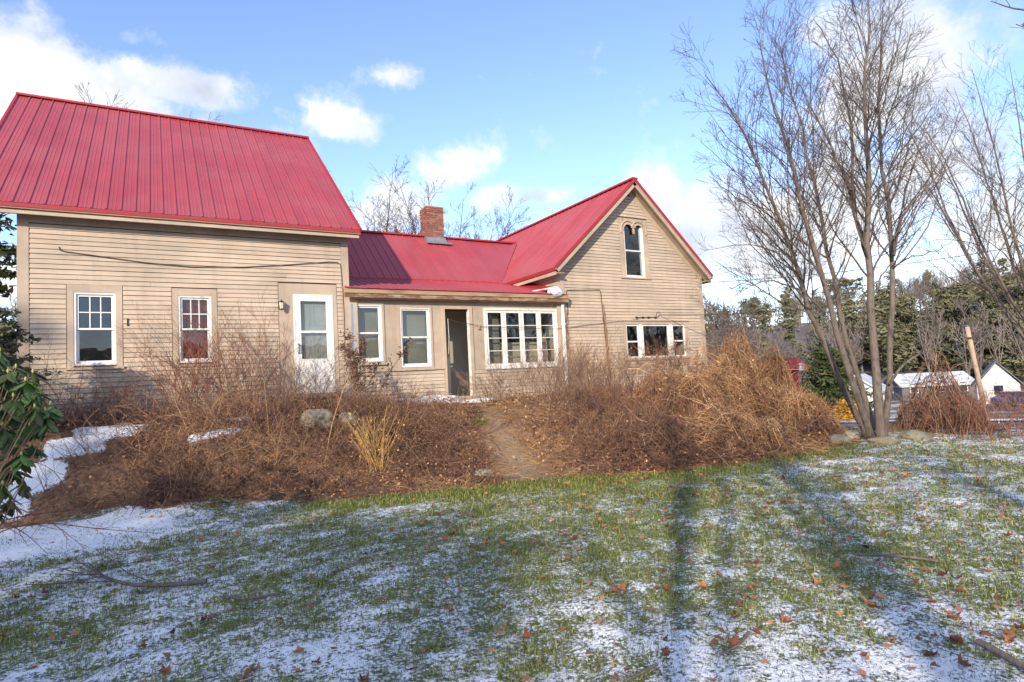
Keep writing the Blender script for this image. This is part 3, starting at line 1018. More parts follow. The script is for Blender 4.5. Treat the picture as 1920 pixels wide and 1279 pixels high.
P(MB().tube([(2.27, YB - 0.04, 3.44), (2.27, YB - 0.12, 3.52), (2.27, YB - 0.13, 3.49)], 0.01, 5), 'bracket', 'iron', lm)
P(MB().tube([(2.27, YB - 0.13, 3.50), (2.27, YB - 0.13, 3.47), (2.27, YB - 0.13, 3.465)], [0.02, 0.06, 0.065], 6), 'hood', 'iron', lm)
P(MB().tube([(2.27, YB - 0.13, 3.46), (2.27, YB - 0.13, 3.33)], [0.05, 0.035], 6), 'lamp_glass', 'plastic', lm)
P(MB().tube([(2.27, YB - 0.13, 3.33), (2.27, YB - 0.13, 3.30)], [0.04, 0.015], 6), 'base_cap', 'iron', lm)
cab = [(-1.52, 4.42), (-1.50, 4.36), (-1.42, 4.335), (-0.9, 4.28), (-0.2, 4.20), (0.6, 4.155), (1.6, 4.20), (2.6, 4.31), (3.30, 4.40), (3.50, 4.40), (3.56, 4.34), (3.575, 4.10), (3.58, 3.86)]
P(MB().tube([(x, YB - 0.04, z) for x, z in cab], 0.009, 5), 'wall_cable', 'cable')
P(MB().tube([(3.585, YB - 0.04, 3.84), (3.60, YB - 0.04, 3.2), (3.585, YB - 0.04, 2.2)], 0.006, 5), 'wall_cable', 'cable')
P(MB().box(-0.49, -0.465, YB - 0.035, YB - 0.015, 2.98, 3.12), 'thermometer', 'iron')

# ---- gable house: walls
GX0, GX1 = 9.49, 15.01
GC = (GX0 + GX1) / 2 - 0.07
SLP = 0.922
GEZ, GEX0, GEX1, GPZ = 4.52, 9.19, 15.20, 7.28
GCX = (GEX0 + GEX1) / 2
zl = lambda x: GEZ + SLP * (x - GEX0) if x < GCX else GEZ + SLP * (GEX1 - x)
tw = (11.76, 14.16, 2.03, 3.02)                               # triple window opening
uw = (11.88, 12.68, 4.50, 6.02)                               # arched gable window
mb = wall_mesh(MB(), GX0, GX1, 0.95, 4.70, YB, YB + 0.12, [tw, (uw[0], uw[1], uw[2], 4.70)])
for xa, xb in ((GX0, uw[0]), (uw[1], GX1)):
    pts = [(xa, YB, 4.701), (xb, YB, 4.701), (xb, YB, zl(xb) - 0.14)]
    if xa == GX0:
        pts = [(xa, YB, 4.701), (xb, YB, 4.701), (xb, YB, zl(xb) - 0.14), (xa + 0.02, YB, 4.72)]
    else:
        pts = [(xa, YB, 4.701), (xb, YB, 4.701), (xb - 0.02, YB, 4.72), (xa, YB, zl(xa) - 0.14)]
    mb.prism(pts, (0, 0.12, 0))
mb.prism([(uw[0], YB, 6.03), (uw[1], YB, 6.03), (uw[1], YB, zl(uw[1]) - 0.141), (GCX, YB, GPZ - 0.14), (uw[0], YB, zl(uw[0]) - 0.141)], (0, 0.12, 0))
mb.box(GX0, GX0 + 0.12, YB + 0.121, 21.9, 0.95, 4.70)
mb.box(GX1 - 0.12, GX1, YB + 0.121, 21.9, 0.95, 4.70)
mb.box(GX0, GX1, 21.901, 22.0, 0.95, 4.70)
mb.prism([(GX0, 21.901, 4.701), (GX1, 21.901, 4.701), (GCX, 21.901, GPZ - 0.14)], (0, 0.1, 0))
gable_wall = P(mb, 'gable_wall', 'siding')
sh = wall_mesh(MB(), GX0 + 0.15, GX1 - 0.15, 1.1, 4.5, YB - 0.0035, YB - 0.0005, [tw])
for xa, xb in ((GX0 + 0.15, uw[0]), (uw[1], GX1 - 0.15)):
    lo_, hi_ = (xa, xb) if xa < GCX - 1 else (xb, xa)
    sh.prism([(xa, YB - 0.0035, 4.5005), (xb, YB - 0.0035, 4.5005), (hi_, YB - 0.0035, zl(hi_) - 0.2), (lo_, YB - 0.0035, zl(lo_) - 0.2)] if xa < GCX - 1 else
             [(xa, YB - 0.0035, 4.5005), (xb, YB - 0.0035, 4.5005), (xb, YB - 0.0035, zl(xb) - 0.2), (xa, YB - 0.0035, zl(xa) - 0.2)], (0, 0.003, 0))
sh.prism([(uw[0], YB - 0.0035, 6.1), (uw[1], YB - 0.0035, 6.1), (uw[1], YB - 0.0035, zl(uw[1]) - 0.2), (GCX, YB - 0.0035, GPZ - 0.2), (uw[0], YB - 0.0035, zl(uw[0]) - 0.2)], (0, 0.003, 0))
P(sh, 'shadow_line_sheet', 'shadow_line_sheet', gable_wall)  # same dark sheet, painted shade between the gable clapboards
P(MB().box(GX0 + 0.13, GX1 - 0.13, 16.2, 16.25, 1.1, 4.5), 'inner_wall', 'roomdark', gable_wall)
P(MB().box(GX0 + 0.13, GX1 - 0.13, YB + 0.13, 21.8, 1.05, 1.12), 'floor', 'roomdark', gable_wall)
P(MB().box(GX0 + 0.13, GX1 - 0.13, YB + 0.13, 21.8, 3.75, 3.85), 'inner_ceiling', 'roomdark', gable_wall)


def glim(z):
    off = (z - GEZ) / SLP
    cut = 0.34
    return max(GX0 + 0.165, GEX0 + off + cut), min(GX1 - 0.165, GEX1 - off - cut)


rows(gable_wall, GX0, GX1, 1.12, 6.95, [(tw[0] - 0.11, tw[1] + 0.11, tw[2] - 0.08, tw[3] + 0.12), (uw[0] - 0.155, uw[1] + 0.155, uw[2] - 0.12, uw[3] + 0.17)], glim)
for xa, xb in ((GX0 - 0.02, GX0 + 0.16), (GX1 - 0.16, GX1 + 0.02)):
    P(MB().box(xa, xb, YB - 0.030, YB + 0.001, 1.02, 4.66), 'corner_board', 'trim', gable_wall, bevel=0.003)
P(MB().box(GX0 - 0.020, GX0 + 0.001, YB + 0.002, YB + 0.16, 1.02, 4.62), 'corner_board', 'trim', gable_wall)
P(MB().box(GX0 - 0.03, GX1 + 0.03, YB - 0.035, YB + 0.001, 0.98, 1.118), 'sill_board', 'trim', gable_wall)
P(MB().box(GX0, GX1, YB + 0.03, YB + 0.2, 0.2, 0.975), 'foundation', 'stone', gable_wall)
for sx in (-1, 1):                                            # frieze boards under the rakes
    e = GEX0 if sx < 0 else GEX1
    a = (e - sx * 0.31, zl(e - sx * 0.31) - 0.16)
    b = (GCX, GPZ - 0.16)
    P(MB().prism([(a[0], YB - 0.027, a[1]), (b[0], YB - 0.027, b[1]), (b[0], YB - 0.027, b[1] - 0.21), (a[0], YB - 0.027, a[1] - 0.21)], (0, 0.026, 0)), 'frieze_board', 'trim', gable_wall)
rows(gable_wall, YB + 0.17, 17.2, 3.95, 4.52, [], None, GX0, 'y')

# ---- gable house: roof
GY0, GY1 = 13.18, 22.2
gsl = math.hypot(GCX - GEX0, GPZ - GEZ)
groof = deck([(GEX0, GY1, GEZ - 0.01), (GEX0, GY0, GEZ - 0.01), (GCX, GY0, GPZ - 0.01), (GCX, GY1, GPZ - 0.01)], 0.07, 'soffit')
P(MB().prism([(GCX, GY0, GPZ - 0.01), (GEX1, GY0, GEZ - 0.01), (GEX1, GY1, GEZ - 0.01), (GCX, GY1, GPZ - 0.01)], (0, 0, -0.07)), 'right_slope', 'soffit', groof)
metal_roof(groof, Vector((GEX0, GY1, GEZ)), (0, -1, 0), (GCX - GEX0, 0, GPZ - GEZ), GY1 - GY0, gsl)
metal_roof(groof, Vector((GEX1, GY0, GEZ)), (0, 1, 0), (GCX - GEX1, 0, GPZ - GEZ), GY1 - GY0, gsl, minor=False)
P(MB().beam((GCX, GY0 - 0.03, GPZ + 0.03), (GCX, GY1, GPZ + 0.03), 0.20, 0.05), 'ridge_cap', 'redtrim', groof)
for sx in (-1, 1):
    e = GEX0 if sx < 0 else GEX1
    nn = Vector((sx * SLP, 0, 1)).normalized()
    P(MB().beam(Vector((e, GY0 - 0.012, GEZ)) + nn * 0.005, Vector((GCX, GY0 - 0.012, GPZ)) + nn * 0.005, 0.03, 0.075, nn), 'rake_trim', 'redtrim', groof)
    P(MB().beam(Vector((e, GY0 + 0.018, GEZ)) - nn * 0.095, Vector((GCX, GY0 + 0.018, GPZ)) - nn * 0.095, 0.028, 0.12, nn), 'rake_board', 'trim', groof)
    P(MB().beam(Vector((e, GY0 + 0.17, GEZ)) - nn * 0.098, Vector((GCX, GY0 + 0.17, GPZ)) - nn * 0.098, 0.26, 0.016, nn), 'soffit_board', 'trim', groof)
    P(MB().box(min(e, e + sx * 0.012), max(e, e + sx * 0.012), GY0, GY1, GEZ - 0.085, GEZ - 0.012), 'drip_edge', 'redtrim', groof)
    P(MB().box(min(e - sx * 0.02, e - sx * 0.045), max(e - sx * 0.02, e - sx * 0.045), GY0 + 0.035, GY1, GEZ - 0.19, GEZ - 0.087), 'fascia', 'trim', groof)
    wx = GX0 if sx < 0 else GX1
    P(MB().box(min(wx, e - sx * 0.046), max(wx, e - sx * 0.046), GY0 + 0.035, GY1, GEZ - 0.155, GEZ - 0.125), 'soffit_board', 'soffit', groof)

# ---- gable house: triple window
x0, x1, z0, z1 = tw
mb = frame(MB(), x0 - 0.10, x1 + 0.10, z0 - 0.07, z1 + 0.11, 0.099, YB - 0.028, YB + 0.002, wt=0.109, wb=0.069)
twin = P(mb, 'window', 'trim')
twin['label'] = 'row of three white windows low on the gable end'
P(MB().box(x0 - 0.13, x1 + 0.13, YB - 0.06, YB - 0.0285, z1 + 0.10, z1 + 0.125), 'drip_cap', 'trim', twin)
sp = [(x0, x0 + 0.52), (x0 + 0.60, x1 - 0.68), (x1 - 0.60, x1)]
sp = [(x0 + 0.005, x0 + 0.52), (x0 + 0.64, x1 - 0.68), (x1 - 0.55, x1 - 0.005)]
for a, b in ((sp[0][1], sp[1][0]), (sp[1][1], sp[2][0])):
    P(MB().box(a + 0.001, b - 0.001, YB - 0.02, YB + 0.10, z0, z1), 'mullion_post', 'whitewood', twin)
for i, (a, b) in enumerate(sp):
    P(frame(MB(), a, b, z0 + 0.002, z1 - 0.002, 0.045, YB + 0.0, YB + 0.06), 'sash_frame', 'white', twin, bevel=0.002)
    zm = (z0 + z1) / 2 - 0.01
    if i != 1:
        P(MB().box(a + 0.046, b - 0.046, YB + 0.004, YB + 0.05, zm - 0.022, zm + 0.022), 'meeting_rail', 'white', twin)
        P(MB().box(a + 0.045, b - 0.045, YB + 0.024, YB + 0.027, z0 + 0.046, zm - 0.022), 'pane', 'glass', twin)
        P(MB().box(a + 0.045, b - 0.045, YB + 0.024, YB + 0.027, zm + 0.022, z1 - 0.046), 'pane', 'glass', twin)
    else:
        P(MB().box(a + 0.045, b - 0.045, YB + 0.024, YB + 0.027, z0 + 0.046, z1 - 0.046), 'pane', 'glass', twin)

# ---- gable house: twin-arched window
x0, x1, z0, z1 = uw
xm = (x0 + x1) / 2
ra = (x1 - x0) / 4


def arch_pts(r, zc, n=10):
    """Top edge of two round arches from left to right, about the opening."""
    pts = []
    for cx in (x0 + ra, x1 - ra):
        for i in range(n + 1):
            t = math.pi - math.pi * i / n
            pts.append((cx + r * math.cos(t), zc + r * math.sin(t)))
    return pts


zc = z1 - ra
inner_e = arch_pts(ra * 0.93, zc)
outer_e = []
for cx in (x0 + ra, x1 - ra):
    for i in range(11):
        t = math.pi - math.pi * i / 10
        outer_e.append((cx + (ra + 0.085) * math.cos(t), zc + (ra + 0.085) * math.sin(t)))
mb = MB()
top = z1 + 0.16
il = [(x0 + 0.012, z0)] + inner_e + [(x1 - 0.012, z0)]
for i in range(len(il) - 1):                                   # flat casing board with the arched cut-out
    a, b = il[i], il[i + 1]
    if abs(a[0] - b[0]) < 1e-4 or i in (0, len(il) - 2):
        continue
    mb.prism([(a[0], YB - 0.026, a[1]), (b[0], YB - 0.026, b[1]), (b[0], YB - 0.026, top), (a[0], YB - 0.026, top)], (0, 0.025, 0))
mb.box(x0 - 0.145, x0 + 0.024, YB - 0.026, YB - 0.001, z0 - 0.09, top)
mb.box(x1 - 0.024, x1 + 0.145, YB - 0.026, YB - 0.001, z0 - 0.09, top)
awin = P(mb, 'window', 'trim')
awin['label'] = 'tall window under two small round arches high in the gable'
hd = MB()
hd_pts = [(p[0], YB - 0.04, p[1]) for p in outer_e[:10]] + [(xm, YB - 0.04, zc + 0.09)] + [(p[0], YB - 0.04, p[1]) for p in outer_e[12:]]
hd.tube([(outer_e[0][0], YB - 0.04, zc - 0.10)] + hd_pts + [(outer_e[-1][0], YB - 0.04, zc - 0.10)], 0.024, 6)
P(hd, 'arch_molding', 'trim', awin)
hd = MB().tube([(p[0], YB - 0.035, p[1]) for p in inner_e], 0.016, 5)
P(hd, 'arch_molding', 'trim', awin)
P(MB().prism([(xm - 0.05, YB - 0.045, zc + 0.03), (xm + 0.05, YB - 0.045, zc + 0.03), (xm + 0.03, YB - 0.045, zc - 0.10), (xm - 0.03, YB - 0.045, zc - 0.10)], (0, 0.018, 0)), 'pendant', 'trim', awin)
P(MB().box(x0 - 0.19, x1 + 0.19, YB - 0.06, YB + 0.01, z0 - 0.13, z0 - 0.091), 'sill', 'trim', awin)
P(MB().box(x0 + 0.025, x0 + 0.06, YB - 0.012, YB + 0.10, z0 - 0.085, zc + 0.12), 'jamb', 'whitewood', awin)
P(MB().box(x1 - 0.095, x1 - 0.025, YB - 0.016, YB + 0.10, z0 - 0.085, zc + 0.12), 'jamb', 'white', awin)
P(MB().box(x0 + 0.061, x1 - 0.096, YB - 0.012, YB + 0.08, z0 - 0.085, z0 - 0.02), 'bottom_rail', 'white', awin)
P(MB().box(x0 + 0.061, x1 - 0.096, YB + 0.005, YB + 0.05, z0 + 0.70, z0 + 0.74), 'meeting_rail', 'white', awin)
P(MB().box(x0 + 0.061, x1 - 0.096, YB + 0.024, YB + 0.027, z0 - 0.02, z0 + 0.70), 'pane', 'glass', awin)
P(MB().box(x0 + 0.03, x1 - 0.03, YB + 0.030, YB + 0.033, z0 + 0.741, z1 - 0.001), 'pane', 'glass', awin)

# ---- ell behind the porch: roof and wall
LRY, LRZ, LBY, LBZ = 18.6, 6.47, 16.3, 4.58
lx0, lx1 = BX1 + 0.001, 11.5
lsl = math.hypot(LRY - LBY, LRZ - LBZ)
lroof = deck([(lx0, LBY, LBZ - 0.01), (9.3, LBY, LBZ - 0.01), (11.25, LRY, LRZ - 0.01), (lx0, LRY, LRZ - 0.01)], 0.08, 'soffit')
P(MB().prism([(lx0, LRY, LRZ - 0.01), (11.25, LRY, LRZ - 0.01), (9.3, 2 * LRY - LBY, LBZ - 0.01), (lx0, 2 * LRY - LBY, LBZ - 0.01)], (0, 0, -0.08)), 'rear_slope', 'redmetal', lroof)
metal_roof(lroof, Vector((lx0, LBY, LBZ)), (1, 0, 0), (0, LRY - LBY, LRZ - LBZ), 9.22 - lx0, lsl)
# cut panels against the valley
cnt = 9
for i in range(cnt):
    xa, xb = 9.22 + (11.2 - 9.22) * i / cnt, 9.22 + (11.2 - 9.22) * (i + 1) / cnt
    f0, f1 = (xa - 9.22) / (11.2 - 9.22), (xb - 9.22) / (11.2 - 9.22)
    yv = lambda f: LBY + (LRY - LBY) * f
    zv = lambda f: LBZ + (LRZ - LBZ) * f
    P(MB().prism([(xa, yv(f0), zv(f0)), (xb, yv(f1), zv(f1)), (xb, LRY, LRZ), (xa, LRY, LRZ)], (0, 0.004, 0.006)), 'roof_panel', 'redmetal', lroof)
P(MB().beam((lx0, LRY, LRZ + 0.03), (11.25, LRY, LRZ + 0.03), 0.20, 0.05), 'ridge_cap', 'redtrim', lroof)
P(MB().beam((9.14, LBY - 0.06, LBZ - 0.02), (11.2, LRY - 0.02, LRZ + 0.03), 0.20, 0.02, (-0.4, -0.5, 1)), 'valley_flashing', 'redmetal', lroof)
P(MB().box(lx0, GX0, LBY + 0.05, LBY + 0.15, 1.0, LBZ - 0.12), 'house_wall', 'siding', lroof)

# ---- porch
PZ0, PEZ, PEY = 1.22, 3.80, 13.26
px0, px1 = BX1 + 0.03, 9.46
psl = math.hypot(LBY - PEY, LBZ - PEZ)
proof = deck([(3.60, PEY, PEZ - 0.01), (9.62, PEY, PEZ - 0.01), (9.62, 13.49, PEZ + 0.049), (3.60, 13.49, PEZ + 0.049)], 0.05, 'oldwood', 'porch_roof')
P(MB().prism([(lx0, 13.491, PEZ + 0.05), (9.48, 13.491, PEZ + 0.05), (9.48, LBY, LBZ - 0.01), (lx0, LBY, LBZ - 0.01)], (0, 0, -0.06)), 'roof_deck', 'oldwood', proof)
metal_roof(proof, Vector((3.62, PEY - 0.03, PEZ)), (1, 0, 0), (0, LBY - PEY, LBZ - PEZ), 9.62 - 3.62, psl, skip=None)
P(MB().box(3.735, 9.48, LBY - 0.05, LBY + 0.06, LBZ - 0.012, LBZ + 0.035), 'transition_flashing', 'redtrim', proof)
P(MB().hexa([(9.15, 13.5, 3.875), (9.475, 13.5, 3.875), (9.475, 13.5, 4.02), (9.46, 13.5, 4.02)], [(9.15, 16.1, 4.545), (9.475, 16.1, 4.545), (9.475, 16.1, 4.68), (9.46, 16.1, 4.68)]), 'wall_flashing', 'redtrim', proof)
P(MB().box(3.58, 9.63, PEY + 0.02, PEY + 0.06, PEZ - 0.20, PEZ - 0.062), 'fascia', 'peel', proof)
P(MB().box(3.57, 9.64, PEY - 0.005, PEY + 0.019, PEZ - 0.105, PEZ - 0.03), 'fascia_strip', 'oldwood', proof)
P(MB().box(3.75, 9.6, PEY + 0.061, YB - 0.001, PEZ - 0.22, PEZ - 0.17), 'soffit_board', 'oldwood', proof)
pw = [(3.80, 4.47, 2.16, 3.47), (4.90, 5.66, 2.00, 3.42)]
pd = (6.05, 6.70, PZ0 + 0.03, 3.39)
pc = (7.17, 9.30, 1.95, 3.38)
mb = wall_mesh(MB(), px0, px1, 0.98, 3.61, YB, YB + 0.10, pw + [pd, pc])
porch = P(mb, 'porch_wall', 'trim')
P(MB().box(px0, px1, YB + 0.101, LBY + 0.04, 0.95, PZ0), 'porch_floor', 'curtain', porch)
P(MB().box(px0, px1, YB + 0.101, LBY + 0.04, 3.56, 3.60), 'porch_ceiling', 'room', porch)
iw = MB()
nrow = 23
for i in range(nrow):                                          # clapboarded inner wall of the porch
    za = PZ0 + i * 0.10
    P(MB().hexa([(px0, LBY - 0.002, za), (px0, LBY + 0.02, za), (px0, LBY + 0.02, za + 0.095), (px0, LBY + 0.012, za + 0.095)],
                [(px1, LBY - 0.002, za), (px1, LBY + 0.02, za), (px1, LBY + 0.02, za + 0.095), (px1, LBY + 0.012, za + 0.095)]), 'clapboard', 'room', porch)
P(MB().box(px0 + 0.3, px0 + 1.25, LBY - 0.06, LBY - 0.003, PZ0, PZ0 + 2.0), 'inner_door', 'room', porch)
P(MB().box(8.3, 9.2, LBY - 0.06, LBY - 0.003, PZ0, PZ0 + 2.05), 'inner_door', 'curtain', porch)
rows(porch, px0 + 0.16, pd[0] - 0.08, 1.14, 1.92, [])
rows(porch, pd[1] + 0.10, px1 - 0.10, 1.14, 1.88, [])
P(MB().box(px0 + 0.10, pd[0] - 0.07, YB - 0.045, YB - 0.001, 1.925, 1.965), 'belt_board', 'trim', porch)
P(MB().box(px0 - 0.02, px0 + 0.15, YB - 0.05, YB - 0.001, 1.0, 3.60), 'corner_post', 'trim', porch)
P(MB().box(px1 - 0.10, px1 + 0.0, YB - 0.05, YB - 0.001, 1.0, 3.60), 'corner_post', 'trim', porch)
P(MB().box(px0, px1, YB - 0.06, YB - 0.001, 0.98, 1.135), 'sill_board', 'oldwood', porch)
w1 = window(*pw[0], 'double-hung porch window beside the storm door', None, 0.05, gl='glass_old')
w2 = window(*pw[1], 'double-hung porch window beside the open porch doorway', None, 0.05, gl='glass_old', mats=('whitewood', 'trim'))
P(MB().box(3.752, 3.80, YB - 0.052, YB - 0.027, 2.16, 3.47), 'blue_strip', 'bluetape', w1)
for i, (a, b, c, d) in enumerate(pw):                         # blinds hung behind the porch sashes
    P(MB().box(a + 0.05, b - 0.05, YB + 0.16, YB + 0.165, c + 0.04 + 0.0 * i, d - 0.04), 'blind', 'curtain', w1 if i == 0 else w2)
# casement of four lights
x0, x1, z0, z1 = pc
cas = P(frame(MB(), x0 - 0.05, x1 + 0.05, z0 - 0.05, z1 + 0.05, 0.05, YB - 0.03, YB + 0.10), 'window', 'whitewood')
cas['label'] = 'wide four-light white window right of the porch door'
P(MB().box(x0 - 0.08, x1 + 0.08, YB - 0.06, YB - 0.031, z0 - 0.075, z0 - 0.04), 'sill', 'whitewood', cas)
nl = 4
for i in range(nl):
    a, b = x0 + (x1 - x0) * i / nl + 0.006, x0 + (x1 - x0) * (i + 1) / nl - 0.006
    P(frame(MB(), a, b, z0 + 0.004, z1 - 0.004, 0.062, YB - 0.006, YB + 0.035), 'casement_sash', 'whitewood', cas, bevel=0.002)
    zz = [z0 + 0.066 + (z1 - z0 - 0.132) * j / 4 for j in range(5)]
    for j in range(1, 4):
        P(MB().box(a + 0.063, b - 0.063, YB + 0.001, YB + 0.030, zz[j] - 0.009, zz[j] + 0.009), 'muntin', 'whitewood', cas)
    for j in range(4):
        P(MB().box(a + 0.061, b - 0.061, YB + 0.014, YB + 0.017, zz[j] + (0.009 if j else 0), zz[j + 1] - (0.009 if j < 3 else 0)), 'pane', 'glass_old', cas)
P(MB().box(pc[0] + 0.55, pc[1] - 0.1, YB + 0.30, YB + 0.34, pc[2] - 0.4, pc[2] + 0.62), 'half_screen', 'room', cas)
P(MB().box(pc[0] + 0.05, pc[0] + 0.50, YB + 0.22, YB + 0.225, pc[2], pc[3] - 0.05), 'blind', 'curtain', cas)
# open doorway
x0, x1, z0, z1 = pd
dw = MB()
dw.box(x0 - 0.07, x0 - 0.001, YB - 0.03, YB + 0.10, z0 - 0.03, z1 + 0.07)
dw.box(x1 + 0.001, x1 + 0.09, YB - 0.03, YB + 0.10, z0 - 0.03, z1 + 0.07)
dw.box(x0 - 0.001, x1 + 0.001, YB - 0.03, YB + 0.10, z1, z1 + 0.07)
dwo = P(dw, 'porch_doorway', 'trim')
P(MB().box(x1 - 0.012, x1 + 0.0, YB - 0.028, YB + 0.09, z0, z1 - 0.001), 'door_stop', 'whitewood', dwo)
P(MB().box(x0 - 0.08, x1 + 0.08, YB - 0.10, YB + 0.11, z0 - 0.10, z0 - 0.031), 'threshold', 'oldwood', dwo)
P(MB().box(x0 + 0.03, x0 + 0.30, YB + 0.45, YB + 0.75, PZ0, PZ0 + 1.02), 'sun_patch_block', 'room', porch)  # added block that catches the sun as a pale patch in the doorway
P(MB().box(x0 + 0.45, x0 + 1.6, YB + 1.15, YB + 1.19, PZ0, 3.5), 'fill_partition', 'room', porch)  # wall added close behind the doorway to brighten the view inside
P(MB().box(x0 + 1.0, x0 + 1.9, YB + 2.2, YB + 2.74, PZ0, PZ0 + 0.95), 'counter', 'whitewood', porch)
P(MB().box(px0 + 0.16, pd[0] - 0.08, YB - 0.0035, YB - 0.0005, 1.13, 1.93), 'shadow_line_sheet', 'shadow_line_sheet', porch)  # dark sheets painting shadow lines below the porch windows
P(MB().box(pd[1] + 0.10, px1 - 0.10, YB - 0.0035, YB - 0.0005, 1.13, 1.885), 'shadow_line_sheet', 'shadow_line_sheet', porch)
P(MB().tube([(x0 + 0.03, YB - 0.05, z1 - 0.22), (x0 + 0.25, YB - 0.07, z1 - 0.31), (x1 + 0.02, YB - 0.06, z1 - 0.37), (x1 + 0.26, YB - 0.04, z1 - 0.41), (pc[0], YB - 0.07, z1 - 0.45), (pc[1], YB - 0.08, z1 - 0.50), (GX0 + 0.6, YB - 0.05, z1 - 0.42), (tw[0] - 0.1, YB - 0.05, 3.12), (tw[0] + 0.5, YB - 0.05, 3.17)], 0.006, 4), 'wall_cable', 'cable')
P(MB().tube([(x0 + 0.06, YB - 0.05, z1 - 0.24), (x0 + 0.07, YB - 0.05, z1 - 0.7), (x0 + 0.04, YB - 0.05, z1 - 1.1)], 0.006, 4), 'hanging_cord', 'whitewood')
P(MB().box(x1 + 0.24, x1 + 0.29, YB - 0.05, YB - 0.001, z1 - 0.50, z1 - 0.40), 'cable_hook', 'oldwood')
ds = P(MB().box(px1 + 0.01, px1 + 0.085, YB - 0.12, YB - 0.05, 1.35, 3.58), 'downspout', 'white', bevel=0.006)
P(MB().box(px1 + 0.003, px1 + 0.092, YB - 0.126, YB - 0.031, 3.0, 3.04), 'strap', 'white', ds)
P(MB().box(px1 + 0.003, px1 + 0.092, YB - 0.126, YB - 0.031, 1.8, 1.84), 'strap', 'white', ds)
# steps
P(MB().box(5.85, 6.95, YB - 0.42, YB - 0.061, 0.98, 1.13), 'step', 'oldwood', bevel=0.01)
P(MB().box(6.05, 7.05, YB - 0.80, YB - 0.421, 0.84, 0.99), 'step', 'stone', bevel=0.02)

# ---- wires fixed to the gable end
P(MB().tube([(9.72, YB - 0.035, 3.3), (9.71, YB - 0.035, 3.92), (9.74, YB - 0.035, 3.96), (10.85, YB - 0.035, 4.0), (10.90, YB - 0.035, 3.95), (10.97, YB - 0.035, 2.6), (11.02, YB - 0.035, 1.5)], 0.011, 5), 'wall_cable', 'cable')
for i, x in enumerate((12.15, 12.40, 12.62, 12.9)):
    P(MB().box(x, x + 0.05, YB - 0.06, YB - 0.015, 3.20, 3.25), 'insulator', 'iron')
P(MB().tube([(12.95, YB - 0.05, 3.27), (12.98, YB - 0.05, 3.37), (13.08, YB - 0.05, 3.40), (13.14, YB - 0.05, 3.33), (13.0, YB - 0.05, 3.24), (12.2, YB - 0.05, 3.22)], 0.008, 4), 'cable_loop', 'cable')

# ---- chimney
cx0, cx1, cy0, cy1, cz0, cz1 = 7.74, 8.34, 18.33, 18.93, 6.05, 7.50
chim = P(MB().box(cx0 + 0.012, cx1 - 0.012, cy0 + 0.012, cy1 - 0.012, cz0, cz1 - 0.02), 'chimney', 'mortar')
bl, bh, bwid = 0.195, 0.057, 0.095
brick_me = MB().box(0, bl, 0, bwid, 0, bh).mesh('brick', 'brick', bevel=0.004)
half_me = MB().box(0, bwid, 0, bwid, 0, bh).mesh('brick', 'brick', bevel=0.004)
nc = int((cz1 - cz0) / 0.068)
for c in range(nc):
    z = cz0 + c * 0.068
    if z < 6.2:
        continue
    flare = 0.012 if c >= nc - 3 else 0.0
    st = 0.0 if c % 2 == 0 else 0.1
    L = cx1 - cx0
    for side in range(4):
        t = 0.0
        first = True
        while t < L - 0.05:
            half = (first and st > 0)
            ln = 0.095 if half else min(bl, L - t)
            me = half_me if ln < 0.15 else brick_me
            sc = (ln / (0.095 if me is half_me else bl), 1, 1)
            j = rngh.uniform(-0.004, 0.004) - flare
            if side == 0:
                put('brick', me, chim, (cx0 + t, cy0 + j, z), (0, 0, 0), sc)
            elif side == 1:
                put('brick', me, chim, (cx1 - j, cy0 + t + 0.003, z), (0, 0, math.pi / 2), sc)
            elif side == 2:
                put('brick', me, chim, (cx1 - t, cy1 - j, z), (0, 0, math.pi), sc)
            else:
                put('brick', me, chim, (cx0 + j, cy1 - t - 0.003, z), (0, 0, -math.pi / 2), sc)
            t += ln + 0.008
            first = False
P(MB().hexa([(cx0 - 0.07, cy0 - 0.10, 6.20), (cx1 + 0.07, cy0 - 0.10, 6.20), (cx1 + 0.07, cy1 + 0.1, 6.40), (cx0 - 0.07, cy1 + 0.1, 6.40)],
            [(cx0 - 0.03, cy0 - 0.02, 6.42), (cx1 + 0.03, cy0 - 0.02, 6.42), (cx1 + 0.03, cy1 + 0.02, 6.62), (cx0 - 0.03, cy1 + 0.02, 6.62)]), 'flashing', 'lead', chim)
P(MB().box(cx0 - 0.09, cx1 + 0.16, cy0 - 0.22, cy0 - 0.10, 6.17, 6.24), 'flashing', 'lead', chim)

# snow left on the porch roof corner
def lump(name, cx, cy, cz, ax, ay, az, seed, m='snow', n=18, **kw):
    rg = np.random.default_rng(seed)
    bm = bmesh.new()
    bmesh.ops.create_icosphere(bm, subdivisions=3, radius=1.0)
    ph = rg.random(9) * 6.28
    for v in bm.verts:
        c = v.co
        d = 1 + 0.16 * math.sin(2.3 * c.x + ph[0]) * math.sin(2.9 * c.y + ph[1]) + 0.10 * math.sin(5 * c.x + ph[2] + 3 * c.z) + 0.07 * math.sin(7 * c.y + ph[3]) + 0.05 * math.sin(9 * c.z + ph[4] + 4 * c.x)
        v.co = Vector((c.x * ax * d, c.y * ay * d, c.z * az * d))
    me = bpy.data.meshes.new(name)
    bm.to_mesh(me)
    bm.free()
    me.polygons.foreach_set('use_smooth', np.ones(len(me.polygons), dtype=bool))
    me.materials.append(MATS[m])
    return put(name, me, None, (cx, cy, cz), **kw)


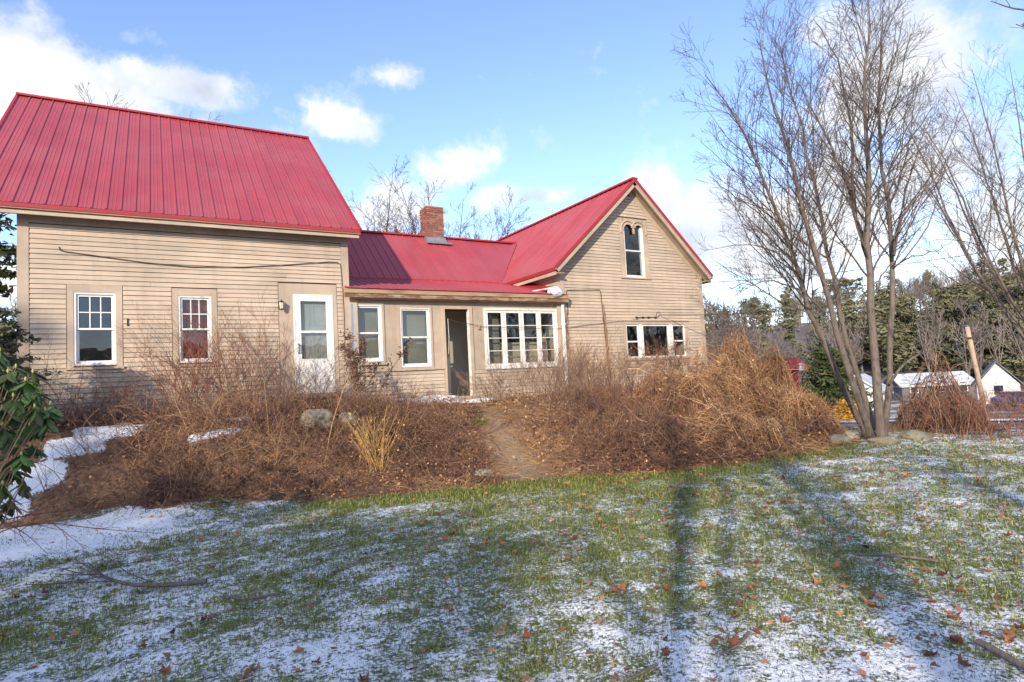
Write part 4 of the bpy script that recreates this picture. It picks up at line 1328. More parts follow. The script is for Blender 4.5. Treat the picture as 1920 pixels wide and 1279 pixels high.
lump('snow_lump', 9.20, 13.27, 3.86, 0.20, 0.16, 0.13, 3, label='small lump of snow on the right corner of the porch roof', cat='snow')
lump('snow_lump', 9.1, 13.75, 3.96, 0.22, 0.5, 0.045, 4, label='thin strip of snow on the porch roof behind the lump', cat='snow')
for i, (x, y, a, b, c, lb) in enumerate([(4.75, 13.15, 0.55, 0.2, 0.15, 'left snow pile under the porch windows'), (5.55, 13.12, 0.62, 0.22, 0.19, 'long snow pile left of the porch steps'), (6.25, 12.5, 0.7, 0.14, 0.06, 'thin snow strip before the porch steps')]):
    lump('snow_pile', x, y, Hf(x, y) + 0.03, a, b, c, 7 + i, label=lb, cat='snow')

# ------------------------------------------------------------------ woody plants
def unit(v):
    return v / (np.linalg.norm(v, axis=-1, keepdims=True) + 1e-9)


def spawn(rng, P, Rd, per, len_f, ang, upbias, K=5, lo=0.25, wig=0.10, rad_f=0.55, min_len=0.05, taper=0.35):
    """Side shoots on a set of polylines. per: shoots per parent; returns (P2, R2)."""
    Nn, Kp, _ = P.shape
    seg = np.linalg.norm(P[:, 1:] - P[:, :-1], axis=2).sum(1)
    cnt = rng.poisson(per * np.clip(seg / seg.mean(), 0.1, 2.2))
    par = np.repeat(np.arange(Nn), cnt)
    M = len(par)
    if M == 0:
        return np.zeros((0, K, 3)), np.zeros((0, K))
    t = lo + (0.98 - lo) * rng.random(M) ** 0.85
    ft = t * (Kp - 1)
    i0 = np.minimum(ft.astype(int), Kp - 2)
    fr = (ft - i0)[:, None]
    base = P[par, i0] * (1 - fr) + P[par, i0 + 1] * fr
    br = Rd[par, i0] * (1 - fr[:, 0]) + Rd[par, i0 + 1] * fr[:, 0]
    T = unit(P[par, i0 + 1] - P[par, i0])
    rnd = unit(rng.normal(size=(M, 3)))
    side = unit(rnd - T * (rnd * T).sum(1, keepdims=True))
    a = np.radians(ang * (0.7 + 0.6 * rng.random(M)))[:, None]
    D = unit(T * np.cos(a) + side * np.sin(a) + np.array([0, 0, upbias]))
    L = np.maximum(seg[par] * len_f * (0.5 + 0.9 * rng.random(M)) * (1.15 - 0.75 * t), min_len)
    out = np.empty((M, K, 3))
    out[:, 0] = base
    d = D
    for k_ in range(1, K):
        d = unit(d + wig * rng.normal(size=(M, 3)) + np.array([0, 0, upbias * 0.35]))
        out[:, k_] = out[:, k_ - 1] + d * (L / (K - 1))[:, None]
    r0 = np.maximum(br * rad_f, 0.0)
    rad = r0[:, None] * np.linspace(1, taper, K)[None, :]
    return out, rad


def smooth_path(pts, K):
    pts = np.asarray(pts, float)
    s = np.concatenate([[0], np.cumsum(np.linalg.norm(pts[1:] - pts[:-1], axis=1))])
    t = np.linspace(0, s[-1], K)
    o = np.stack([np.interp(t, s, pts[:, i]) for i in range(3)], -1)
    for _ in range(2):
        o[1:-1] = 0.25 * o[:-2] + 0.5 * o[1:-1] + 0.25 * o[2:]
    return o


def fix_min(groups, rmin):
    return [(g[0], np.maximum(g[1], rmin)) + tuple(g[2:]) for g in groups]


def bare_tree(name, label, base, stems, rng, levels, group=None, cat='tree', twigmat='twig', rmin=0.004, barkmat='bark'):
    """stems: list of (polyline, r0, r1). levels: spawn settings, coarse to fine."""
    root = empty(name, base, label, cat, group)
    b = np.asarray(base, float)
    K = 14
    SP = np.stack([smooth_path(p, K) for p, _, _ in stems]) - b
    SP[:, 2:-1] += rng.normal(size=(len(stems), K - 3, 3)) * 0.02
    SR = np.stack([np.linspace(1, 0, K) ** 0.9 * (r0 - r1) + r1 for _, r0, r1 in stems])
    V, q = tubes(SP, SR, 8)
    put('trunk', np_mesh('trunk', V, [q], barkmat, True), root)
    cur = [(SP, SR)]
    thick, thin = [], []
    for i, lv in enumerate(levels):
        nxt = []
        for Pp, Rr in cur:
            n_ = spawn(rng, Pp, Rr, **lv)
            if len(n_[0]):
                nxt.append(n_)
        (thick if i == 0 else thin).extend(nxt)
        cur = nxt if i else nxt + []
    put('branches', tube_mesh('branches', fix_min([(a, b_, 5) for a, b_ in thick], rmin), twigmat, rng), root)
    if thin:
        put('crown', tube_mesh('crown', fix_min(thin, rmin), twigmat, rng), root)
    return root


def px_stem(pts, d0, d1):
    n_ = len(pts)
    return [at(x, y, d0 + (d1 - d0) * i / (n_ - 1)) for i, (x, y) in enumerate(pts)]


rt = np.random.default_rng(11)
tb = np.array([12.45, 7.05, 0.0])
tb[2] = Hf(*tb[:2]) - 0.05
D0 = float((tb - CAM) @ FW)
ST = [
    ([(1634, 832), (1612, 800), (1580, 720), (1545, 645), (1520, 590), (1508, 560), (1490, 477), (1468, 420), (1453, 372), (1429, 333), (1407, 280), (1385, 210), (1352, 172), (1322, 140)], 0.6, -0.9, 0.115, 0.012),
    ([(1640, 832), (1620, 780), (1585, 670), (1560, 600), (1547, 543), (1532, 495), (1512, 429), (1494, 350), (1481, 302), (1468, 258), (1455, 206), (1433, 144), (1424, 79)], -0.2, -1.2, 0.120, 0.012),
    ([(1648, 832), (1625, 760), (1600, 680), (1582, 620), (1569, 560), (1551, 490), (1538, 407), (1525, 350), (1512, 285), (1494, 206), (1468, 114), (1459, 70)], 0.3, 1.3, 0.105, 0.012),
    ([(1652, 832), (1648, 770), (1640, 680), (1634, 610), (1631, 560), (1628, 473), (1626, 394), (1628, 333), (1621, 263), (1617, 175), (1626, 109), (1630, 44), (1628, -10)], 0.0, -0.3, 0.150, 0.014),
    ([(1656, 834), (1663, 790), (1668, 700), (1672, 620), (1672, 560), (1676, 460), (1665, 376), (1650, 320), (1648, 245), (1650, 175), (1652, 109), (1656, 18)], 0.2, 1.0, 0.110, 0.012),
    ([(1629, 490), (1617, 460), (1604, 407), (1593, 350), (1569, 298), (1543, 245), (1516, 193), (1486, 144)], 0.0, 0.8, 0.075, 0.010),
    ([(1604, 405), (1600, 341), (1600, 271), (1589, 210), (1578, 144), (1556, 79), (1525, 35)], 0.3, -0.5, 0.055, 0.009),
    ([(1676, 470), (1683, 420), (1700, 385), (1744, 350), (1779, 298), (1785, 285)], 0.3, -1.0, 0.045, 0.007),
    ([(1676, 480), (1690, 380), (1716, 306), (1734, 240), (1760, 205)], 0.3, 1.5, 0.05, 0.008),
    ([(1668, 720), (1700, 672), (1742, 652), (1752, 622), (1744, 590), (1730, 560)], 0.2, -0.6, 0.045, 0.008),
    ([(1548, 590), (1510, 545), (1460, 528), (1400, 530), (1335, 550)], -0.1, -1.5, 0.035, 0.006),
    ([(1535, 610), (1490, 505), (1440, 460), (1380, 458), (1320, 470)], 0.2, 0.8, 0.035, 0.006),
    ([(1494, 480), (1450, 430), (1400, 380), (1350, 352), (1330, 330)], 0.0, 1.0, 0.035, 0.006),
    ([(1676, 500), (1710, 480), (1760, 470), (1800, 440)], 0.4, 1.2, 0.03, 0.006),
    ([(1634, 560), (1660, 510), (1700, 470), (1730, 400)], 0.0, 0.6, 0.03, 0.006),
]
stems = [(px_stem(p, D0 + a, D0 + b), r0 * 0.62, r1 * 0.6) for p, a, b, r0, r1 in ST]
for s_ in stems[:5]:
    s_[0][0][2] = tb[2] - 0.1
LV = [dict(per=22, len_f=0.30, ang=38, upbias=0.12, K=8, lo=0.34, rad_f=0.36, wig=0.10),
      dict(per=7.5, len_f=0.44, ang=40, upbias=0.08, K=6, lo=0.12, rad_f=0.48, wig=0.12),
      dict(per=3.8, len_f=0.50, ang=42, upbias=0.06, K=3, lo=0.15, rad_f=0.55, wig=0.13)]
bare_tree('maple_tree', 'bare multi-stemmed tree standing at the right end of the lawn', tb, stems, rt, LV, rmin=0.0027)


def auto_stems(rng, base, height, n, spread, r0, fork=0.25, lean=(0, 0)):
    """A trunk that forks into n upswept limbs."""
    b = np.asarray(base, float)
    top = b + np.array([lean[0] * fork, lean[1] * fork, height * fork])
    out = [([b, (b + top) / 2 + rng.normal(size=3) * 0.03, top], r0, r0 * 0.72)]
    for i in range(n):
        a = 6.283 * (i + rng.random() * 0.6) / n
        sp = spread * (0.35 + 0.65 * rng.random())
        h = height * (0.75 + 0.25 * rng.random())
        e = b + np.array([math.cos(a) * sp + lean[0], math.sin(a) * sp + lean[1], h])
        st = b + (top - b) * (0.55 + 0.45 * rng.random())
        m1 = st + (e - st) * 0.35 + np.array([math.cos(a), math.sin(a), 0]) * sp * 0.12
        out.append(([st, m1, st + (e - st) * 0.7, e], r0 * 0.55, r0 * 0.06))
    return out


rt2 = np.random.default_rng(5)
# the second tree at the right edge and the trees behind the house
tb2 = np.array([19.6, 6.3, 0.0])
tb2[2] = Hf(*tb2[:2])
bare_tree('bare_tree', 'bare upswept tree at the right edge beyond the hedge', tb2, auto_stems(rt2, tb2, 10.6, 14, 4.2, 0.085, 0.2, (0.3, 0.2)), rt2,
          [dict(per=16, len_f=0.32, ang=40, upbias=0.12, K=7, lo=0.2, rad_f=0.4, wig=0.12), dict(per=6.5, len_f=0.44, ang=40, upbias=0.08, K=5, lo=0.15, rad_f=0.5, wig=0.12), dict(per=3.6, len_f=0.5, ang=42, upbias=0.06, K=4, lo=0.2, rad_f=0.55)], rmin=0.0032, group='bare trees')
b0 = at(2230, 900, 9.5)
b0[2] = Hf(b0[0], b0[1])
bare_tree('bare_tree', 'dark branches hanging into the top right corner', b0, [([b0, at(2180, 400, 9.4), at(2140, 60, 9.3), at(2120, -160, 9.3)], 0.16, 0.08),
          ([at(2135, 40, 9.3), at(2040, -10, 9.2), at(1960, 20, 9.1), at(1900, 15, 9.0), at(1858, 2, 9.0)], 0.04, 0.006), ([at(1960, 20, 9.1), at(1925, 50, 9.1), at(1905, 45, 9.0)], 0.016, 0.005), ([at(2150, 140, 9.3), at(2040, 110, 9.3), at(1950, 60, 9.3), at(1915, 45, 9.3)], 0.03, 0.006)],
          rt2, [dict(per=7, len_f=0.22, ang=40, upbias=0.0, K=5, lo=0.45, rad_f=0.45), dict(per=3, len_f=0.45, ang=40, upbias=0.0, K=4, lo=0.2, rad_f=0.55)], rmin=0.0032, group='bare trees')
LVB = [dict(per=18, len_f=0.30, ang=44, upbias=0.08, K=5, lo=0.2, rad_f=0.45), dict(per=8, len_f=0.42, ang=42, upbias=0.06, K=4, lo=0.15, rad_f=0.5), dict(per=2.2, len_f=0.45, ang=36, upbias=0.1, K=2, lo=0.2, rad_f=0.55)]
for px, py, d, hgt, n, spr, lb in [
        (690, 315, 31, 11.8, 12, 4.2, 'bare tree behind the ell roof, left of the chimney'),
        (832, 340, 34, 11.6, 14, 5.6, 'bushy bare tree directly behind the brick chimney'),
        (915, 405, 48, 12.0, 9, 4.5, 'low bare tree between chimney and gable ridge'),
        (295, 185, 30, 15.6, 12, 3.4, 'pale bare treetop above the barn ridge, left one'),
        (395, 205, 33, 16.2, 4, 0.9, 'thin bare treetop above the barn ridge, right one')]:
    top = at(px, py, d)
    b = np.array([top[0], top[1], Hf(top[0], top[1])])
    h = (top[2] - b[2]) * 0.96
    bare_tree('bare_tree', lb, b, auto_stems(rt2, b, h, n, spr, 0.12, 0.3), rt2, LVB, rmin=0.0065, group='bare trees')
for px, py, d, hgt, spr, lb in [(1350, 600, 30, 5, 1.2, 'thin bare sapling right behind the gable house corner'), (1385, 620, 38, 5, 1.4, 'pale grey sapling between the house and the evergreen')]:
    top = at(px, py - 60, d)
    b = np.array([top[0], top[1], Hf(top[0], top[1])])
    bare_tree('sapling', lb, b, auto_stems(rt2, b, top[2] - b[2], 6, spr, 0.06, 0.2), rt2, LVB[:2], rmin=0.008, group='bare trees')


def needles(rng, C, size, n_per, droop=0.25, flat=0.5):
    """Small spiky triangles round each centre."""
    M = len(C) * n_per
    c = np.repeat(C, n_per, 0) + rng.normal(size=(M, 3)) * np.array([1, 1, flat]) * size * 0.55
    d = unit(rng.normal(size=(M, 3)) * np.array([1, 1, 0.5]) - np.array([0, 0, droop]))
    s = unit(np.cross(d, rng.normal(size=(M, 3))))
    L = size * (0.5 + 0.8 * rng.random(M))[:, None]
    wv = L * 0.22
    V = np.stack([c - s * wv, c + s * wv, c + d * L], 1).reshape(-1, 3)
    Fc = np.arange(M * 3).reshape(-1, 3)
    return V, Fc, np.repeat(np.repeat(rng.random(len(C)), n_per), 3)


def conifer(name, label, base, height, radius, rng, m='needle', dens=1.0, size=0.3, low=0.08, cat='tree', group=None, irregular=0.25, pts_per=9, n_per=9, power=0.85):
    root = empty(name, base, label, cat, group)
    V, q = tubes(np.array([[[0, 0, -0.2], [0.02, 0, height * 0.5], [0, 0, height]]]), np.array([[height * 0.018, height * 0.010, 0.01]]), 7)
    put('trunk', np_mesh('trunk', V, [q], 'bark', True), root)
    nb = int(70 * dens)
    hts = low + (0.99 - low) * (np.arange(nb) + rng.random(nb)) / nb
    az_ = rng.random(nb) * 6.283
    L = radius * np.maximum(1 - hts, 0.02) ** power * (1 - irregular + 2 * irregular * rng.random(nb)) * np.clip((hts - low) / 0.12 + 0.55, 0, 1)
    C, BP = [], []
    for i in range(nb):
        dr = np.array([math.cos(az_[i]), math.sin(az_[i]), 0.12 - 0.35 * (1 - hts[i])])
        p0 = np.array([0, 0, hts[i] * height])
        e = p0 + dr * L[i]
        BP.append([p0, p0 + dr * L[i] * 0.5 + (0, 0, 0.06 * L[i]), e])
        kk = max(2, int(pts_per * L[i] / radius + 1.5))
        for t in np.linspace(0.25, 1.0, kk):
            C.append(p0 + dr * L[i] * t + rng.normal(size=3) * size * np.array([0.45, 0.45, 0.2]))
    C = np.array(C)
    V, Fc, tint = needles(rng, C, size, n_per)
    put('crown', np_mesh('crown', V, [Fc], m, False, {'tint': tint}), root)
    BP = np.array(BP)
    put('boughs', tube_mesh('boughs', [(BP, np.tile(np.array([[0.022, 0.013, 0.004]]) * height / 8, (len(BP), 1)))], 'twig', rng), root)
    return root


rc = np.random.default_rng(21)
# dark hemlock at the left corner of the barn
p = at(-60, 560, 15.5)
conifer('hemlock_tree', 'dark hemlock with drooping boughs at the left corner of the barn', (p[0], p[1], Hf(p[0], p[1])), 6.6, 1.7, rc, dens=2.0, size=0.20, low=0.0, irregular=0.35, pts_per=12, n_per=12, power=0.6)
# yew bough reaching in at the left edge
p = at(-45, 650, 9.0)
conifer('yew_bush', 'low yew bush reaching in at the left edge above the rhododendron', (p[0], p[1], Hf(p[0], p[1])), 2.05, 1.05, rc, m='needle_pale', dens=0.9, size=0.10, low=0.25, irregular=0.5, pts_per=14, n_per=14, cat='bush', power=0.4)
# evergreens at the right
for px, ptop, pbase, d, rad, m, sz, lb in [
        (1545, 655, 775, 52, 3.0, 'needle', 0.4, 'dark evergreen between the big brush heap and the white house'),
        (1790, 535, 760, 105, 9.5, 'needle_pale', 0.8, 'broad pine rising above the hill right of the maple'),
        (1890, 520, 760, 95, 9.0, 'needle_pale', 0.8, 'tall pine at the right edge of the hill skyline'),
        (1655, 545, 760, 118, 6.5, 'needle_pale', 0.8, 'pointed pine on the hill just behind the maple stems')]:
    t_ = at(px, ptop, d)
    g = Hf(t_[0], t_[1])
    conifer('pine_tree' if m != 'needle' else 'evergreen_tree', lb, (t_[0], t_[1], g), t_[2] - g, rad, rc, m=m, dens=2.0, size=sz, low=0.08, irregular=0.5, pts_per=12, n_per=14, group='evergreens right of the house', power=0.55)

# ------------------------------------------------------------------ the wooded hill: far bare trees and pines as one mass
rw = np.random.default_rng(31)


def proto_bare(rng, h):
    st = auto_stems(rng, (0, 0, 0), h, 6, h * 0.22, h * 0.014, 0.3)
    SP = np.stack([smooth_path(p, 4) for p, _, _ in st])
    SR = np.stack([np.linspace(a, b, 4) for _, a, b in st])
    b1 = spawn(rng, SP, SR, per=9, len_f=0.34, ang=36, upbias=0.2, K=2, lo=0.2, rad_f=0.5)
    b2 = spawn(rng, b1[0], b1[1], per=1.8, len_f=0.5, ang=36, upbias=0.1, K=2, lo=0.2, rad_f=0.6)
    return fix_min([(SP, SR), b1, b2], 0.035)


Vs, Qs, Ts, o_ = [], [], [], 0
protos = []
for i in range(7):
    pv, pq, po = [], [], 0
    for g in proto_bare(rw, 11.0):
        v, q = tubes(g[0], g[1], 3)
        pv.append(v)
        pq.append(q + po)
        po += len(v)
    protos.append((np.concatenate(pv), np.concatenate(pq)))
cnt = 0
for i in range(6000):
    hd = R_(rw.uniform(-12, 92) if i % 6 else rw.uniform(35, 75))
    rho = 84 + 175 * rw.random() ** 0.8
    x, y = rho * math.sin(hd), rho * math.cos(hd)
    if hd < R_(40) and rw.random() < 0.6:
        continue
    v, q = protos[rw.integers(7)]
    a, s = rw.random() * 6.28, rw.uniform(0.75, 1.25)
    rot = np.array([[math.cos(a), -math.sin(a), 0], [math.sin(a), math.cos(a), 0], [0, 0, 1]])
    Vs.append((v * s) @ rot.T + (x, y, Hf(x, y) - 0.3))
    Qs.append(q + o_)
    o_ += len(v)
    Ts.append(np.full(len(v), rw.random()))
    cnt += 1
    if cnt >= 390:
        break
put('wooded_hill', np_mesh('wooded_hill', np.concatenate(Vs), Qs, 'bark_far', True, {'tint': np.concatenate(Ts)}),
    label='grey-brown leafless woods covering the far hill', cat='woods', kind='stuff')
Cn = []
for i in range(130):
    hd = R_(rw.uniform(30, 90))
    rho = rw.uniform(110, 265)
    x, y = rho * math.sin(hd), rho * math.cos(hd)
    z, hh = Hf(x, y), rw.uniform(8, 14)
    for k_ in range(34):
        t = rw.random() ** 0.8
        a = rw.random() * 6.28
        rad = 3.2 * (1 - t) ** 0.7 * rw.random() ** 0.5
        Cn.append((x + rad * math.cos(a), y + rad * math.sin(a), z + hh * (0.15 + 0.85 * t)))
V, Fc, tint = needles(rw, np.array(Cn), 0.95, 16)
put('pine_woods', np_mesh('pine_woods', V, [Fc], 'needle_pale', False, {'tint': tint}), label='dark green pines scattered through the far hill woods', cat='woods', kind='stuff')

# ------------------------------------------------------------------ shade trees behind the camera (their shadows cross the lawn)
rs = np.random.default_rng(41)
tE = math.tan(SUN_EL)
ca_, sa_ = math.cos(SUN_HEAD), math.sin(SUN_HEAD)


def sunward(p_, q_):
    """p across the sunlight, q along it, measured from the camera's foot."""
    return p_ * ca_ + q_ * sa_, -p_ * sa_ + q_ * ca_


SPR = [(-13.0, 18.0), (-11.6, 16.0), (-10.2, 14.0), (-8.9, 10.4), (-7.6, 8.8), (-6.4, 7.5), (-5.4, 7.6), (-4.4, 7.2), (-3.4, 6.9), (-2.5, 6.5), (-1.75, 5.8)]
names_ = ['leftmost', 'second from the left', 'third from the left', 'fourth from the left', 'fifth from the left', 'middle', 'fifth from the right', 'fourth from the right', 'third from the right', 'second from the right', 'rightmost']
for i, (p_, qt) in enumerate(SPR):
    hgt = (qt + 34.0) * tE
    x, y = sunward(p_, -34.0)
    conifer('spruce_tree', names_[i] + ' spruce of the row behind the camera', (x, y, Hf(x, y)), hgt, 1.3, rs, m='needle', dens=1.9, size=0.42, low=0.1, irregular=0.3, pts_per=6, n_per=5, group='spruces behind the camera', power=0.33)
for i, (p_, q_, r_) in enumerate([(-0.2, -13.0, 0.10), (1.2, -12.0, 0.12), (3.2, -13.0, 0.08)]):
    x, y = sunward(p_, q_)
    b = (x, y, Hf(x, y))
    bare_tree('shade_tree', ['leftmost bare tree behind the camera', 'middle bare tree behind the camera', 'rightmost bare tree behind the camera'][i], b,
              auto_stems(rs, b, 15.0, 4, 1.3, r_, 0.6), rs, LVB[:1], rmin=0.008, group='bare trees')

# ------------------------------------------------------------------ brush, shrubs and dead stalks
def arcs(rng, X, Y, L, lean, K=6, up=1.0, droop=0.5, wig=0.12, r=0.004, z0=0.0, dirb=None):
    """Arching canes rooted at (X, Y): start upward, bend over."""
    M = len(X)
    a = rng.random(M) * 6.283 if dirb is None else dirb + rng.normal(size=M) * 0.6
    h = np.stack([np.cos(a), np.sin(a), np.zeros(M)], 1)
    P_ = np.empty((M, K, 3))
    P_[:, 0] = np.stack([X, Y, H(X, Y) - 0.02 + z0], 1)
    d = unit(h * (lean * (0.3 + rng.random(M)))[:, None] + np.array([0, 0, up]))
    for k_ in range(1, K):
        d = unit(d + rng.normal(size=(M, 3)) * wig + h * 0.06 - np.array([0, 0, 1.0]) * (droop * k_ / K * (0.3 + rng.random(M)))[:, None])
        P_[:, k_] = P_[:, k_ - 1] + d * (L / (K - 1))[:, None]
    gz_ = H(P_[:, :, 0].ravel(), P_[:, :, 1].ravel()).reshape(M, K)
    P_[:, :, 2] = np.maximum(P_[:, :, 2], gz_ + 0.01)
    return P_, (r * (0.6 + 0.8 * rng.random(M)))[:, None] * np.linspace(1, 0.4, K)[None, :]


def clumpy(X, Y):
    return np.clip((fbm(X / 0.55, Y / 0.55, 64, 3) - 0.5) * 3.0 + 0.5, 0, 1)


def area(rng, n, x0, x1, y0, y1, test=None):
    X, Y = rng.uniform(x0, x1, n * 3), rng.uniform(y0, y1, n * 3)
    ok = np.ones(len(X), bool) if test is None else test(X, Y)
    return X[ok][:n], Y[ok][:n]


def leaflets(rng, C, size, name, m, n_per=1, **kw):
    """Little crumpled leaf faces."""
    M = len(C) * n_per
    c = np.repeat(C, n_per, 0) + rng.normal(size=(M, 3)) * size * 0.6
    d = unit(rng.normal(size=(M, 3)))
    s = unit(np.cross(d, rng.normal(size=(M, 3))))
    up_ = np.cross(s, d)
    L = size * (0.5 + rng.random(M))[:, None]
    V = np.stack([c - d * L * 0.5, c + s * L * 0.32 + up_ * L * 0.12, c + d * L * 0.5, c - s * L * 0.32 + up_ * L * 0.12], 1).reshape(-1, 3)
    Fc = np.arange(M * 4).reshape(-1, 4)
    return V, Fc, np.repeat(rng.random(M), 4)


rb = np.random.default_rng(51)
off_path = lambda X, Y: (path_cover(X, Y) < 0.25) & (Y > foot(X) - 0.1 + 0.5 * (fbm(X / 0.6, Y / 0.6, 61, 2) - 0.5))

# low bramble mass over the left bank, thin elsewhere
grp = []
X, Y = area(rb, 6000, -6, 4.7, 8.5, 13.0, lambda X, Y: off_path(X, Y) & (snow_cover(X, Y) * (rb.random(len(X)) < 0.975) < 0.80))
k_ = rb.random(len(X)) < 0.35 + 0.65 * clumpy(X, Y)
X, Y = X[k_], Y[k_]
grp.append(arcs(rb, X, Y, rb.uniform(0.3, 1.0, len(X)) * (0.45 + 0.85 * clumpy(X, Y)), 1.4, 5, 0.8, 0.85, 0.42, 0.005))
X, Y = area(rb, 3400, 2.2, 11.5, 7.0, 13.2, off_path)
grp.append(arcs(rb, X, Y, rb.uniform(0.2, 0.6, len(X)), 1.8, 5, 0.55, 1.0, 0.32, 0.004))
X, Y = area(rb, 2200, -5, 4.2, 11.8, 13.35)
grp.append(arcs(rb, X, Y, rb.uniform(0.4, 1.0, len(X)), 0.8, 5, 1.0, 0.5, 0.25, 0.004))
X, Y = area(rb, 1500, -0.4, 3.2, 9.6, 11.6, off_path)
grp.append(arcs(rb, X, Y, rb.uniform(0.6, 1.25, len(X)) * (0.35 + 0.9 * clumpy(X, Y)), 1.0, 6, 0.9, 0.8, 0.4, 0.005))
X, Y = area(rb, 2600, 5.9, 11.5, 7.2, 9.8, off_path)
grp.append(arcs(rb, X, Y, rb.uniform(0.35, 0.9, len(X)) * (0.45 + 0.85 * clumpy(X, Y)), 1.1, 5, 0.9, 0.8, 0.34, 0.005))
X, Y = area(rb, 2200, 3.2, 5.4, 8.2, 12.6, off_path)
grp.append(arcs(rb, X, Y, rb.uniform(0.25, 0.7, len(X)), 1.3, 5, 0.8, 0.9, 0.38, 0.0045))
put('bramble', tube_mesh('bramble', grp, 'bramble', rb), label='tangled low brown brambles and dead weeds covering the bank', cat='brambles', kind='stuff')

# pale dead grass lying along the path and the lawn edge
X, Y = area(rb, 2600, 3.4, 11.5, 7.1, 12.4, lambda X, Y: (litter_cover(X, Y) > 0.3) & ((path_cover(X, Y) < 0.7) | (rb.random(len(X)) < 0.25)) & (rb.random(len(X)) < np.exp(-((Y - foot(X) - 0.6) / 1.3) ** 2) + 0.5 * np.exp(-((X - 6.4) / 0.8) ** 2)))
put('dead_grass', tube_mesh('dead_grass', [arcs(rb, X, Y, rb.uniform(0.15, 0.5, len(X)), 2.2, 5, 0.35, 1.0, 0.25, 0.0032)], 'straw', rb), label='pale dead grass lying beside the dirt path', cat='dead grass', kind='stuff')

# dead leaves caught in the brambles and lying on the bank
X, Y = area(rb, 15000, -6, 13.5, 6.8, 13.3, lambda X, Y: (off_path(X, Y) | (rb.random(len(X)) < 0.12)) & (litter_cover(X, Y) > 0.4) & ((snow_cover(X, Y) < 0.9) | (rb.random(len(X)) < 0.04)))
C = np.stack([X, Y, H(X, Y) + 0.02 + 0.22 * rb.random(len(X)) ** 3], 1)
V, Fc, t = leaflets(rb, C, 0.045, 'leaf_litter', 'litter')
put('leaf_litter', np_mesh('leaf_litter', V, [Fc], 'litter', False, {'tint': t}), label='dead brown leaf litter spread over the bank', cat='leaf litter', kind='stuff')


def shrub(name, label, x, y, n, Lr, lean, m, rng, spread=0.25, levels=1, r=0.006, K=7, droop=0.12, wig=0.09, cat='shrub', group=None, seed=None, per=7, len_f=0.35, up=1.0, leaf=None, leaf_n=0, leaf_m='litter', z=None):
    z = Hf(x, y) if z is None else z
    root = empty(name, (x, y, z), label, cat, group)
    X, Y = x + rng.normal(size=n) * spread, y + rng.normal(size=n) * spread
    P0, R0 = arcs(rng, X, Y, rng.uniform(Lr[0], Lr[1], n), lean, K, up, droop, wig, r)
    o3 = np.array([x, y, z])
    P0 = P0 - o3
    put('stems', tube_mesh('stems', [(P0, R0)], m, rng), root)
    g = []
    if levels:
        a = spawn(rng, P0, R0, per=per, len_f=len_f, ang=32, upbias=0.15, K=4, lo=0.25, rad_f=0.6, wig=0.12)
        g.append(a)
        if levels > 1:
            g.append(spawn(rng, a[0], a[1], per=per * 0.42, len_f=0.5, ang=34, upbias=0.1, K=3, lo=0.2, rad_f=0.65, wig=0.12))
        g = [q for q in g if len(q[0])]
        if g:
            put('twigs', tube_mesh('twigs', fix_min(g, 0.0016), m, rng), root)
    if leaf_n:
        Q = np.concatenate([q[0].reshape(-1, 3) for q in g + [(P0,)]])
        C_ = Q[rng.integers(0, len(Q), leaf_n)]
        V_, F_, t_ = leaflets(rng, C_, leaf, 'dead_leaves', leaf_m)
        put('dead_leaves', np_mesh('dead_leaves', V_, [F_], leaf_m, False, {'tint': t_}), root)
    return root


SG = 'bare shrubs against the house'
shrub('bare_shrub', 'reddish bare shrub before the second barn window', 0.35, 12.75, 46, (1.3, 2.4), 0.42, 'redstem', rb, 0.20, 2, 0.0065, group=SG, per=7)
shrub('bare_shrub', 'wide tan and red shrub between barn window and storm door', 1.35, 12.55, 54, (1.3, 2.5), 0.40, 'redstem', rb, 0.26, 2, 0.0065, group=SG, per=7)
shrub('bare_shrub', 'thin grey shrub crossing the lower half of the storm door', 2.35, 12.6, 26, (0.9, 1.9), 0.45, 'greystem', rb, 0.22, 2, 0.006, group=SG, per=7)
shrub('weed_patch', 'dark brown weeds piled before the mossy boulder', 1.6, 10.2, 90, (0.4, 1.0), 0.8, 'bramble', rb, 0.5, 2, 0.005, per=5, group=SG)
shrub('weed_patch', 'brown weeds left of the golden stalks', 2.35, 10.05, 60, (0.35, 0.8), 0.7, 'bramble', rb, 0.35, 2, 0.005, per=5, group=SG)
shrub('weed_patch', 'purplish brown weeds right of the golden stalks', 3.9, 10.6, 110, (0.45, 1.0), 0.6, 'bramble', rb, 0.5, 2, 0.005, per=5, group=SG)
shrub('weed_patch', 'dark weeds in the shade of the left bank', -0.3, 10.9, 110, (0.4, 0.95), 0.8, 'bramble', rb, 0.6, 2, 0.005, per=5, group=SG)
shrub('bare_shrub', 'low twiggy shrub under the first barn window', -1.0, 12.6, 30, (0.6, 1.2), 0.6, 'redstem', rb, 0.35, 2, 0.005, group=SG, per=6)
shrub('bare_shrub', 'fine grey thicket at the far left barn corner', -2.3, 12.2, 34, (0.8, 1.8), 0.55, 'greystem', rb, 0.40, 2, 0.0045, group=SG, per=7)
shrub('bare_shrub', 'upright pale stems left of the reddish shrub on the barn', -0.35, 12.9, 16, (0.8, 1.7), 0.35, 'greystem', rb, 0.2, 1, 0.005, group=SG)
for cx, cy, n, a, b in ((3.0, 12.3, 26, 0.7, 1.3),):
    shrub('bare_shrub', 'low dark shrub under the storm door', cx, cy, n, (a, b), 0.6, 'greystem', rb, 0.3, 2, 0.0045, group=SG)

